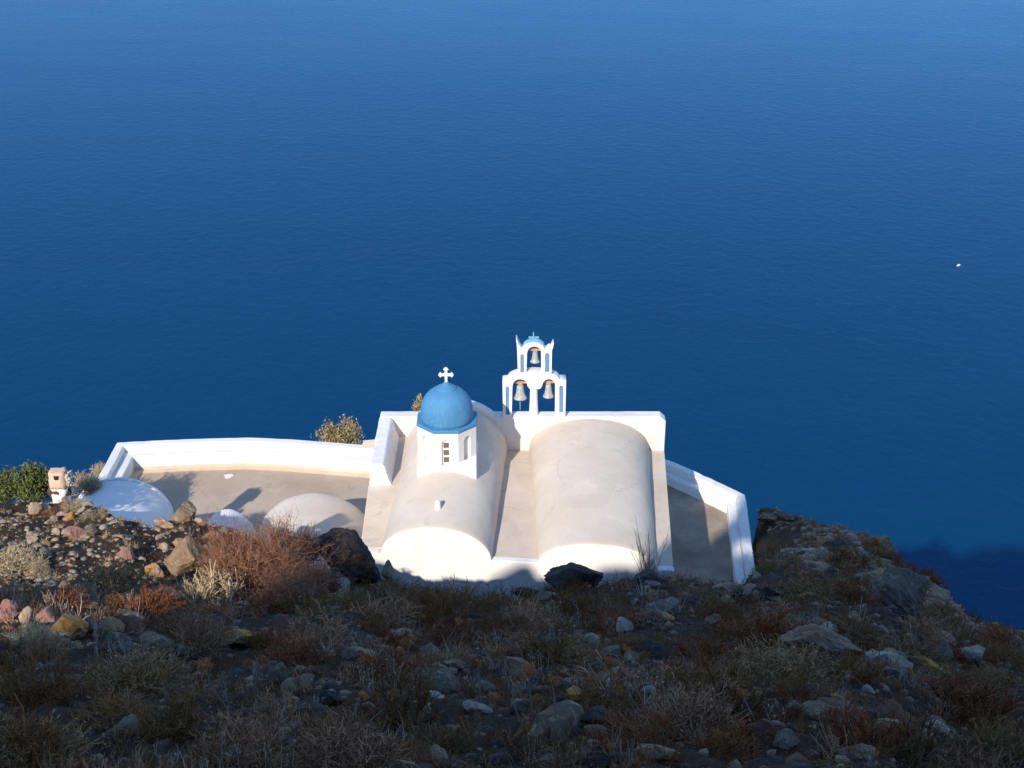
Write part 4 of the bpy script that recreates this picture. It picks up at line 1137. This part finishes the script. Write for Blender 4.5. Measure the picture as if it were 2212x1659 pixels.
# smaller stones, alike, strewn over the slope
protos = [rock_mesh(200 + i, 3, 10, amp=.13) for i in range(8)]
def pixel(P):
    d = np.array(P) - CAM; f = d[1] * CP - d[2] * SP
    return 1106 + FPX * d[0] / f, 829.5 - FPX * (d[1] * SP + d[2] * CP) / f, f
MARKS = [("big dark boulder", 752, 1200), ("rust-red bush", 570, 1210), ("straw-coloured bush", 478, 1235), ("large grey rock", 405, 1205), ("orange-spotted stone", 332, 1230), ("angular brow rock", 402, 1105),
 ("chimney", 122, 1050), ("green shrub", 66, 1050), ("pink-beige rock", 162, 1148), ("round yellowish stone", 72, 1165), ("tan rock below the green shrub", 76, 1098), ("shaded white vault", 300, 1085), ("left edge of the photo", 0, 1180),
 ("shaded hollow", 240, 1265), ("sunlit grey-green bush", 44, 1215), ("pink slab", 14, 1320), ("bright orange lichen rock", 142, 1340), ("flat ochre rock", 508, 1380), ("rounded grey-green rock", 252, 1385), ("grey-brown lichen rock", 342, 1395),
 ("bottom left corner", 0, 1640), ("leaning long flower stalk", 470, 1490), ("isolated flower head", 561, 1430), ("orange-cornered stone", 660, 1470), ("dark hollow-sided rock", 718, 1505), ("jagged grey rocks", 770, 1415), ("purple-grey bush", 830, 1330),
 ("greenish flower head", 908, 1335), ("upward-pointing rock", 962, 1475), ("olive-grey grass bush", 880, 1530), ("flat pale lichen slab", 1028, 1530), ("dense flower cluster", 1150, 1480), ("white-rimmed slab", 1213, 1545), ("black bottom rock", 1290, 1640),
 ("pointed silhouetted rock", 1236, 1240), ("low dark hump", 1130, 1275), ("bare twiggy stems", 1402, 1215), ("overhanging slab", 1440, 1315), ("white-spotted stone", 1345, 1355), ("thin dark slab", 1212, 1425), ("trio of flower heads", 1345, 1440), ("blue-grey twiggy bush", 1485, 1550),
 ("mossy yellow stone", 1541, 1312), ("courtyard wall's end", 1615, 1270), ("wide brown bush", 1655, 1360), ("lone round flower head", 1600, 1497), ("dark grey-green cushion bush", 1620, 1430), ("triangular slab", 1752, 1390), ("yellow-green moss cushion", 1656, 1232), ("ochre-stained boulder", 1905, 1258), ("lichen boulder", 1960, 1290),
 ("egg-shaped rock", 2040, 1405), ("white-faced rock", 2098, 1412), ("mustard-yellow block", 1970, 1460), ("orange stone under the slab", 1805, 1500), ("long grey bottom slab", 1700, 1600), ("lower right corner", 2200, 1640), ("broad brown bush", 2085, 1515), ("right edge of the photo", 2212, 1400), ("far corner of the courtyard wall", 1605, 1080), ("skyline of the right hill", 1780, 1125), ("straggly pale bush", 1975, 1605)]
USED = set()
def where(px, py, head):
    """a label that says which one: what it lies beside, by the nearest landmark not yet used for the same look"""
    order = sorted(MARKS, key=lambda m_: (m_[1] - px) ** 2 + (m_[2] - py) ** 2)
    for nm, mx, my in order[:9]:
        dx, dy = px - mx, py - my
        far = "" if math.hypot(dx, dy) < 62 else "some way "
        if abs(dx) < 16 and abs(dy) < 16: w_ = "right at the " + nm
        elif abs(dx) > 2.2 * abs(dy): w_ = far + ("right of the " if dx > 0 else "left of the ") + nm
        elif abs(dy) > 2.2 * abs(dx): w_ = far + ("below the " if dy > 0 else "above the ") + nm
        else: w_ = far + ("below and " if dy > 0 else "above and ") + ("right of the " if dx > 0 else "left of the ") + nm
        lab = head + " " + w_
        if lab not in USED and len(lab.split()) <= 16: break
    USED.add(lab)
    return lab
TONE = {'grey': 'grey', 'bluegrey': 'bluish grey', 'dark': 'dark', 'pale': 'pale', 'greyo': 'orange-flecked grey', 'red': 'reddish', 'pink': 'pinkish', 'beige': 'beige', 'ochre': 'ochre'}
ZONES = [
 ("stones on the sunlit shoulder", lambda x, y: y > 29 and x < -4, ['beige', 'pink', 'grey', 'beige', 'greyo', 'pale', 'ochre'], (30, 42.5), 75, (.12, .42), (-.42, -.12)),
 ("stones in the lower left scrub", lambda x, y: True, ['grey', 'bluegrey', 'ochre', 'red', 'greyo', 'dark'], (5.8, 15), 55, (.05, .20), (-.42, -.14)),
 ("stones in the central scrub", lambda x, y: True, ['grey', 'bluegrey', 'dark', 'pale', 'greyo', 'grey', 'dark'], (6, 15), 75, (.05, .20), (-.13, .16)),
 ("stones in the lower right scrub", lambda x, y: True, ['grey', 'bluegrey', 'dark', 'pale', 'greyo', 'red', 'ochre'], (6, 18), 75, (.06, .26), (.16, .40)),
 ("stones on the far right hillside", lambda x, y: pixel((x, y, float(terrain(x, y))))[0] > 1645, ['grey', 'bluegrey', 'dark', 'grey', 'pale'], (20, 52), 50, (.2, .6), (.18, .38)),
]
for grp, mask, mats, (y0, y1), n, (s0, s1), (r0, r1) in ZONES:
    k = 0
    while k < n:
        y = RNG.uniform(y0, y1); x = RNG.uniform(r0, r1) * y
        if not mask(x, y) or not clear_of_church(x, y): continue
        s = s0 + (s1 - s0) * RNG.uniform(0, 1) ** 1.6; z = float(terrain(x, y))
        px, py, f_ = pixel((x, y, z))
        if z < CAM[2] - 34 or not (-5 < px < 2217 and py < 1665): continue
        me = protos[RNG.integers(len(protos))]
        o = bpy.data.objects.new("stone", me); COL.objects.link(o)
        o.location = (x, y, z - s * .05); o.scale = (s, s * RNG.uniform(.7, 1.0), s * RNG.uniform(.5, .85)); o.rotation_euler = (RNG.uniform(-.6, .1), RNG.uniform(-.3, .3), RNG.uniform(0, 6.28))
        if not me.materials: me.materials.append(RM['grey'])
        mt = mats[RNG.integers(len(mats))]
        o.material_slots[0].link = 'OBJECT'; o.material_slots[0].material = RM[mt]
        big = s * 2 * FPX / f_
        props(o, where(px, py, ("tiny " if big < 22 else "small " if big < 34 else "fair-sized ") + TONE[mt] + " stone"), "stone", grp)
        k += 1

# ------------------------------------------------------------------ shrubs one can tell apart
def shrub_at(label, x, y, wpx, hpx, me, mat, name="shrub", group=None, rz=0.0, fwd=0.0, base=None, cat_="shrub"):
    g_, e = near_ground(x, y) if base is None else (np.array(base, float), 0)
    hpx += e
    f = depth_of(g_)
    o = link(name, me, None); 
    if not me.materials: me.materials.append(mat)
    o.material_slots[0].link = 'OBJECT'; o.material_slots[0].material = mat
    co = np.empty(len(me.vertices) * 3, np.float32); me.vertices.foreach_get("co", co); co = co.reshape(-1, 3)
    wid = np.percentile(np.abs(co[:, :2]), 97); hei = np.percentile(co[:, 2], 98.5)
    o.location = g_ + np.array((0, fwd, -.03)); sw = wpx * f / FPX / 2 / wid
    o.scale = (sw, sw * .9, hpx * f / FPX / .88 / hei); o.rotation_euler = (0, 0, rz)
    return props(o, label, cat_, group)
hero = twig_bush(5, 90, 1100, 7000, -0.05, .06, .36, 1.0, .13, (.6, .72))
shrub_at("big rust-red dry bush on the brow left of the dark boulder", 580, 1280, 240, 136, hero, PM['rust'], rz=.4)
shrub_at("second rust-red dry bush filling the left of the clump before the cream vault", 500, 1275, 170, 142, twig_bush(6, 70, 700, 4500, -0.05, .06, .36, 1.0, .13, (.6, .72)), PM['rust'], rz=2.2, fwd=.1)
shrub_at("shaded lower fringe of rust-brown twigs under the rust-red bush", 640, 1305, 190, 76, twig_bush(7, 50, 500, 2600, 0, .1, .5, 1, .16), PM['rust'], rz=1.1)
shrub_at("pale straw-coloured dry bush in front of the rust-red bush", 482, 1296, 124, 92, twig_bush(8, 90, 480, 500, .35, .22, 1.3, 1.0, .14), PM['straw'], fwd=-.35)
shrub_at("dark brown bush tip rising left of the dark boulder", 660, 1228, 90, 62, twig_bush(9, 36, 260, 1200, 0, .1, .9), PM['brown'], fwd=.3)
shrub_at("bushy bright green shrub left of the chimney", 68, 1084, 84, 62, leaf_bush(3, 18, 95, 70, .034, .95, .12), PM['green'], fwd=.3)
shrub_at("lower green shrub cut by the left edge of the photo", -2, 1084, 90, 42, leaf_bush(4, 14, 60, 60, .04, .8, .13), PM['green'], fwd=.5)
o = shrub_at("tall green shrub just past the left edge of the photo", -88, 1084, 130, 96, leaf_bush(19, 18, 95, 60, .034, .95, .12), PM['green'], fwd=.3)
# behind the terrace wall and on the church
shrub_at("khaki bush growing behind the terrace wall next to the church", 735, 962, 82, 66, leaf_bush(11, 22, 90, 42, .026, 1.0, .10), PM['khaki'], base=at_y(735, 972, 56.0))
shrub_at("small green plant sprouting on the far parapet behind the dome", 904, 880, 20, 32, leaf_bush(12, 8, 22, 26, .06, 1.2, .15), PM['khaki'], name="plant", base=at_y(903, 886, 50.75), cat_="plant")
shrub_at("tan dry bush left of the terrace wall's corner", 186, 1052, 70, 36, twig_bush(13, 40, 300, 1300, .05, .12, 1.2), PM['straw'], base=at_y(186, 1060, 49.5))
shrub_at("tan dry bush tuft against the outer corner of the terrace wall", 216, 1020, 30, 30, twig_bush(14, 26, 160, 600, .05, .12, 1.4), PM['straw'], base=at_y(216, 1030, 54.5))
def bare_stems(seed, n=26):
    rng = np.random.default_rng(seed)
    P = grow(rng.normal(size=(n, 3)) * [.06, .06, 0], sphere_dirs(n, rng, .80, 1), rng.uniform(.5, 1.0, n), 6, rng, .07, .03)
    B = branch(P, n * 2, .3, 3, rng, .22, .08, .06, .4)
    return npmesh("bare_stems", *cat([tubes(P, rad(n, 6, .007, .003)), tubes(B, rad(2 * n, 3, .004, .002))]))
shrub_at("bare upright twiggy stems in front of the church's right corner", 1402, 1250, 82, 92, bare_stems(3), PM['grey'], fwd=.2)
shrub_at("rusty tuft at the foot of the bare upright stems", 1404, 1254, 40, 30, cushion_bush(31, 500, .8), PM['rust'])
tb = [twig_bush(20 + i, 30, 200, 700, .02, .1, 1.15) for i in range(4)]
cb_ = [cushion_bush(40 + i) for i in range(4)]
NAMED = [
 ("wide brown bush below the end of the courtyard wall", 1655, 1402, 150, 92, tb[0], 'brown'),
 ("dark grey-green cushion bush left of the triangular slab", 1620, 1452, 130, 56, cb_[0], 'sage'),
 ("large blue-grey twiggy bush in the lower centre-right", 1485, 1590, 250, 96, cb_[1], 'grey'),
 ("grey-green bush in the lower right corner", 2160, 1650, 170, 84, cb_[2], 'sage'),
 ("broad brown bush near the right edge", 2085, 1560, 260, 92, tb[1], 'brown'),
 ("brown twiggy bush right of the bottom centre", 1870, 1620, 210, 90, tb[2], 'brown'),
 ("pale-leaved straggly bush at the bottom right", 1975, 1655, 150, 104, tb[3], 'sage'),
 ("olive bush at the right end of the courtyard wall's foot", 1560, 1340, 110, 46, cb_[3], 'olive'),
 ("purple-grey bush below the dark boulder", 830, 1360, 170, 66, tb[1], 'grey'),
 ("brown heath bush below the church's left vault", 950, 1330, 190, 56, tb[2], 'olive'),
 ("grey twiggy bush in the shade below the rust-brown fringe", 690, 1400, 170, 62, tb[0], 'grey'),
 ("grey bush in the shade between the ochre rock and the hollow", 400, 1370, 130, 52, cb_[1], 'sage'),
 ("dark bush filling the shaded hollow at left", 240, 1285, 190, 50, cb_[2], 'sage'),
 ("sunlit grey-green bush at the upper left of the hollow", 44, 1240, 120, 56, cb_[0], 'straw'),
 ("pale grey bush right of it at the edge of the hollow", 86, 1246, 56, 36, cb_[3], 'straw'),
 ("straw bush on the sunlit shoulder below the brow", 205, 1116, 60, 16, tb[3], 'straw'),
 ("brown-grey bush on the shoulder beside the shaded white vault", 170, 1096, 60, 12, tb[0], 'straw'),
 ("dry straw bush in the sunlit patch at lower left", 70, 1398, 130, 46, tb[1], 'straw'),
 ("tall grey scrub in the bottom left corner", 60, 1655, 220, 120, tb[2], 'olive'),
 ("grey-blue bush at the bottom, left of centre", 520, 1650, 210, 110, cb_[1], 'grey'),
 ("purple-grey scrub at the bottom between the two grey bushes", 740, 1655, 220, 90, cb_[3], 'grey'),
 ("olive-grey grass bush at the bottom centre", 880, 1560, 200, 84, tb[3], 'olive'),
 ("yellow-green moss cushion on the far right hillside", 1656, 1236, 60, 12, cb_[2], 'moss'),
 ("dark green sprig below the pointed silhouetted rock", 1281, 1362, 40, 22, cb_[0], 'moss'),
 ("scrub bush on the skyline of the right brow", 1995, 1262, 90, 24, tb[1], 'brown'),
 ("brown bush near the right edge under the skyline", 2150, 1400, 120, 40, tb[2], 'brown'),
]
for i, (lab, x, y, w, h, me, mt) in enumerate(NAMED):
    shrub_at(lab, x, y, w, h, me, PM[mt], rz=i * 1.7)
# alike shrubs of the slope
kinds = [(tb, 'brown', "brown leafless"), (tb, 'grey', "grey leafless"), (cb_, 'sage', "grey-green cushion"), (cb_, 'olive', "olive-brown cushion"), (tb, 'olive', "olive-brown leafless")]
PLACES = [("on the shaded lower left slope", (5, 15), (-.46, -.14), 30, (.22, .48)), ("on the shaded slope below the church front", (5, 15.5), (-.14, .16), 36, (.2, .45)),
          ("on the shaded lower right slope", (5.5, 19), (.16, .44), 44, (.24, .55)), ("on the far right hillside", (20, 47), (.195, .36), 34, (.28, .6))]
for zone, (y0, y1), (r0, r1), n, (s0, s1) in PLACES:
    for k in range(n):
        ms, mt, word = kinds[k % len(kinds)]
        while True:
            y = RNG.uniform(y0, y1); x = RNG.uniform(r0, r1) * y
            px, py, f_ = pixel((x, y, float(terrain(x, y))))
            if clear_of_church(x, y) and float(terrain(x, y)) > CAM[2] - 34 and -20 < px < 2230 and py < 1700 and (y0 < 20 or px > 1665): break
        s = RNG.uniform(s0, s1)
        me = ms[RNG.integers(4)]
        o = bpy.data.objects.new("shrub", me); COL.objects.link(o)
        o.location = (x, y, float(terrain(x, y)) - .03); o.scale = (s, s, s * RNG.uniform(.5, .85)); o.rotation_euler = (RNG.uniform(-.3, .1), 0, RNG.uniform(0, 6.28))
        o.material_slots[0].link = 'OBJECT'; o.material_slots[0].material = PM[mt]
        props(o, where(px, min(py, 1655), ("low " if s < (s0 + s1) / 2 else "broad ") + word + " shrub"), "shrub", word + " shrubs " + zone)
for i in range(14):                     # shrubs of the sunlit shoulder
    y = RNG.uniform(31, 41); x = -RNG.uniform(.17, .40) * y
    o = bpy.data.objects.new("shrub", tb[i % 4]); COL.objects.link(o); s = RNG.uniform(.3, .7)
    o.location = (x, y, float(terrain(x, y)) - .03); o.scale = (s, s, s * .7); o.rotation_euler = (-.2, 0, i)
    o.material_slots[0].link = 'OBJECT'; o.material_slots[0].material = PM['straw' if i % 3 else 'brown']
    props(o, where(*pixel(o.location)[:2], ("straw-coloured" if i % 3 else "brown") + " dry shrub"), "shrub", "dry shrubs on the sunlit shoulder")

# ------------------------------------------------------------------ dried flower stalks
def head_mesh(seed, n=9, m=34):
    rng = np.random.default_rng(seed)
    A = grow(np.zeros((n, 3)), sphere_dirs(n, rng, -.1, 1), rng.uniform(.35, .75, n), 3, rng, .2, .05)
    B = branch(A, n * m, .38, 3, rng, .9, .35, .05, .4)
    L = leaves(B[:, -1], .055, rng, 1.2)
    return npmesh("flower_head", *cat([tubes(A, rad(n, 3, .035, .02)), tubes(B, rad(n * m, 3, .018, .009)), L]))
HM = [head_mesh(60 + i) for i in range(5)]
STALKS = [
 (1318, 1433, 1320, 1524, 44), (1350, 1401, 1362, 1487, 30), (1390, 1415, 1390, 1488, 28), (1397, 1442, 1398, 1490, 22), (1271, 1468, 1292, 1530, 28), (1341, 1492, 1336, 1530, 30),
 (1191, 1468, 1195, 1594, 44), (1142, 1448, 1149, 1550, 56), (1112, 1462, 1127, 1560, 44), (1161, 1510, 1169, 1594, 40), (1142, 1570, 1144, 1624, 34),
 (1600, 1497, 1638, 1570, 44), (1320, 1613, 1332, 1650, 36), (1077, 1405, 1082, 1450, 40), (876, 1388, 884, 1440, 42), (866, 1412, 878, 1462, 48), (908, 1331, 908, 1384, 26), (990, 1341, 945, 1408, 28),
 (561, 1425, 553, 1512, 46), (791, 1425, 800, 1480, 50), (1034, 1432, 1040, 1520, 30), (1064, 1505, 1072, 1560, 40), (441, 1437, 508, 1551, 52), (347, 1457, 357, 1520, 48), (538, 1432, 545, 1500, 34),
 (1787, 1334, 1784, 1369, 30), (1909, 1388, 1906, 1440, 20), (1550, 1585, 1560, 1630, 30), (780, 1500, 790, 1560, 36), (850, 1498, 852, 1560, 40), (925, 1500, 930, 1560, 30)]
ONE = {0: "biggest ochre flower head of the cluster right of the bottom centre", 11: "lone round ochre flower head leaning over the blue-grey twiggy bush", 12: "ochre flower head above the black rock at the bottom edge", 16: "greenish flower head standing alone below the church's left vault",
       17: "pale flower head on a stalk leaning right, below the left vault", 18: "isolated ochre flower head beside the grey rock, lower left of centre", 22: "ochre flower head on a long stalk leaning left, lower left", 23: "brown flower head above the white lichen speck, lower left",
       25: "small yellow umbrella-shaped flower head above the triangular slab", 26: "tiny yellow flower head on the right slope below the lichen boulder"}
for i, (hx, hy, bx0, by0, dia) in enumerate(STALKS):
    g_ = ground(bx0, by0); f = depth_of(g_)
    top_ = CAM + ray(hx, hy) * (f - 0.12)
    if i in ONE: lab, grp = ONE[i], "dried flower stalks"
    else: lab, grp = where(hx, hy, ("short" if by0 - hy < 65 else "tall") + " ochre dried flower head"), "dried flower stalks"
    e = empty("dried_flower", g_, lab, "dried flower", grp)
    rng = np.random.default_rng(i)
    tt = np.linspace(0, 1, 6)[None, :, None]
    P = g_[None, None] * (1 - tt) + top_[None, None] * tt + np.array([rng.normal() * .02, 0, 0]) * np.sin(tt * math.pi)
    P[:, 0, 2] -= .05
    s = dia * 1.08 * f / FPX / 2
    v, q = tubes(P, np.linspace(.0085, .005, 6)[None])
    link("stem", npmesh("stem", v, q), PM['stalk'], e)
    o = link("flower_head", HM[i % 5], PM['head'], e)
    hv = HM[i % 5]
    o.matrix_parent_inverse = Matrix.Identity(4)
    o.location = Vector(top_ - g_) + Vector((0, 0, -s * .25)); o.scale = (s * .95, s * .95, s * .9); o.rotation_euler = (0, 0, i * 1.3)

# ------------------------------------------------------------------ ground cover that nobody could count
tf = [tuft(100 + i) for i in range(5)]
tp = [tuft(105 + i, 16, .75, 4, .016) for i in range(4)]
mt_ = [mini_twigs(110 + i) for i in range(5)]
mc = [mini_cushion(120 + i) for i in range(5)]
ss = [seed_stems(130 + i) for i in range(4)]
near = lambda a, b: (lambda x, y: a * y < x < b * y)
scatter_mesh("dry_grass", tf, spots(1500, 4.5, 19, .10, .26) , PM['olive'], "fine dry grass tufts over the shaded slope", "grass")
scatter_mesh("pale_grass", tp + ss, spots(700, 4.5, 18, .12, .34, mask=clumpy(5, .0)), PM['stalk'], "pale dry stems scattered over the shaded slope", "grass")
scatter_mesh("brow_grass", ss, spots(330, 12.5, 15.6, .16, .28, mask=lambda x, y: -2.3 < x < 1.4), PM['olive'], "dry grass with seed heads along the brow before the white wall", "grass")
scatter_mesh("grey_scrub", mt_, spots(1150, 4.5, 19, .08, .25, mask=clumpy(9, .05)), PM['grey'], "low grey dead twigs covering the shaded slope", "scrub")
scatter_mesh("brown_scrub", mt_, spots(1250, 4.5, 20, .08, .25, mask=clumpy(15, .02)), PM['brown'], "low brown twigs covering the shaded slope", "scrub")
scatter_mesh("green_scrub", mc, spots(900, 4.5, 20, .07, .22, mask=clumpy(21, .06)), PM['sage'], "low grey-green leafy ground cover on the slope", "scrub")
scatter_mesh("far_scrub", mc + mt_, spots(550, 19, 52, .14, .38, mask=lambda x, y: pixel((x, y, float(terrain(x, y))))[0] > 1648), PM['brown'], "low scrub mottling the far right hillside", "scrub")
scatter_mesh("far_green_scrub", mc, spots(380, 19, 52, .14, .38, mask=lambda x, y: pixel((x, y, float(terrain(x, y))))[0] > 1648), PM['sage'], "low grey-green scrub mottling the far right hillside", "scrub")
scatter_mesh("shoulder_scrub", mt_ + tf, spots(1200, 29, 43, .10, .30, mask=lambda x, y: x < -.13 * y), PM['straw'], "dry straw tufts over the sunlit shoulder", "scrub")
scatter_mesh("shoulder_brown_scrub", mc + mt_, spots(500, 29, 43, .10, .28, mask=lambda x, y: x < -.13 * y), PM['brown'], "brown twigs over the sunlit shoulder", "scrub")
def pebble(seed):
    rng = np.random.default_rng(seed); bm = bmesh.new(); bmesh.ops.create_icosphere(bm, subdivisions=1, radius=1)
    v = np.array([a.co[:] for a in bm.verts]) * rng.uniform(.6, 1.1, (len(bm.verts), 1)) * [1, .85, .6]
    f = np.array([[a.index for a in q.verts] for q in bm.faces]); bm.free(); return v, f
pb = [pebble(i) for i in range(6)]
scatter_mesh("gravel", pb, spots(4200, 4.5, 20, .012, .075, .0, sp=2.4), RM['grey'], "loose grey gravel between the scrub", "gravel")
scatter_mesh("dark_gravel", pb, spots(4600, 4.5, 20, .02, .12, -.01, sp=2.2), RM['dark'], "dark volcanic rubble covering the soil of the slope", "gravel")
scatter_mesh("brown_gravel", pb, spots(2200, 4.5, 20, .02, .10, -.01, sp=2.2), RM['red'], "rusty brown rubble covering the soil of the slope", "gravel")
scatter_mesh("white_pebbles", pb, spots(200, 5, 24, .010, .026, .02), RM['pale'], "scattered whitish pebbles on the slope", "gravel")
scatter_mesh("shoulder_gravel", pb, spots(1500, 28, 43, .025, .13, .0, mask=lambda x, y: x < -.12 * y, sp=2.8), RM['beige'], "loose tan rubble on the sunlit shoulder", "gravel")
scatter_mesh("shoulder_rubble", pb, spots(750, 28, 43, .03, .19, .0, mask=lambda x, y: x < -.12 * y, sp=2.8), RM['beige'], "coarse tan rubble on the sunlit shoulder", "gravel")
scatter_mesh("pale_rubble", pb, spots(650, 28, 43, .03, .24, .0, mask=lambda x, y: x < -.12 * y, sp=2.8), RM['pale'], "pale grey rubble on the sunlit shoulder", "gravel")
scatter_mesh("hillside_rubble", pb, spots(1600, 19, 56, .05, .24, .0, mask=lambda x, y: pixel((x, y, float(terrain(x, y))))[0] > 1640), RM['grey'], "loose grey rubble on the far right hillside", "gravel")
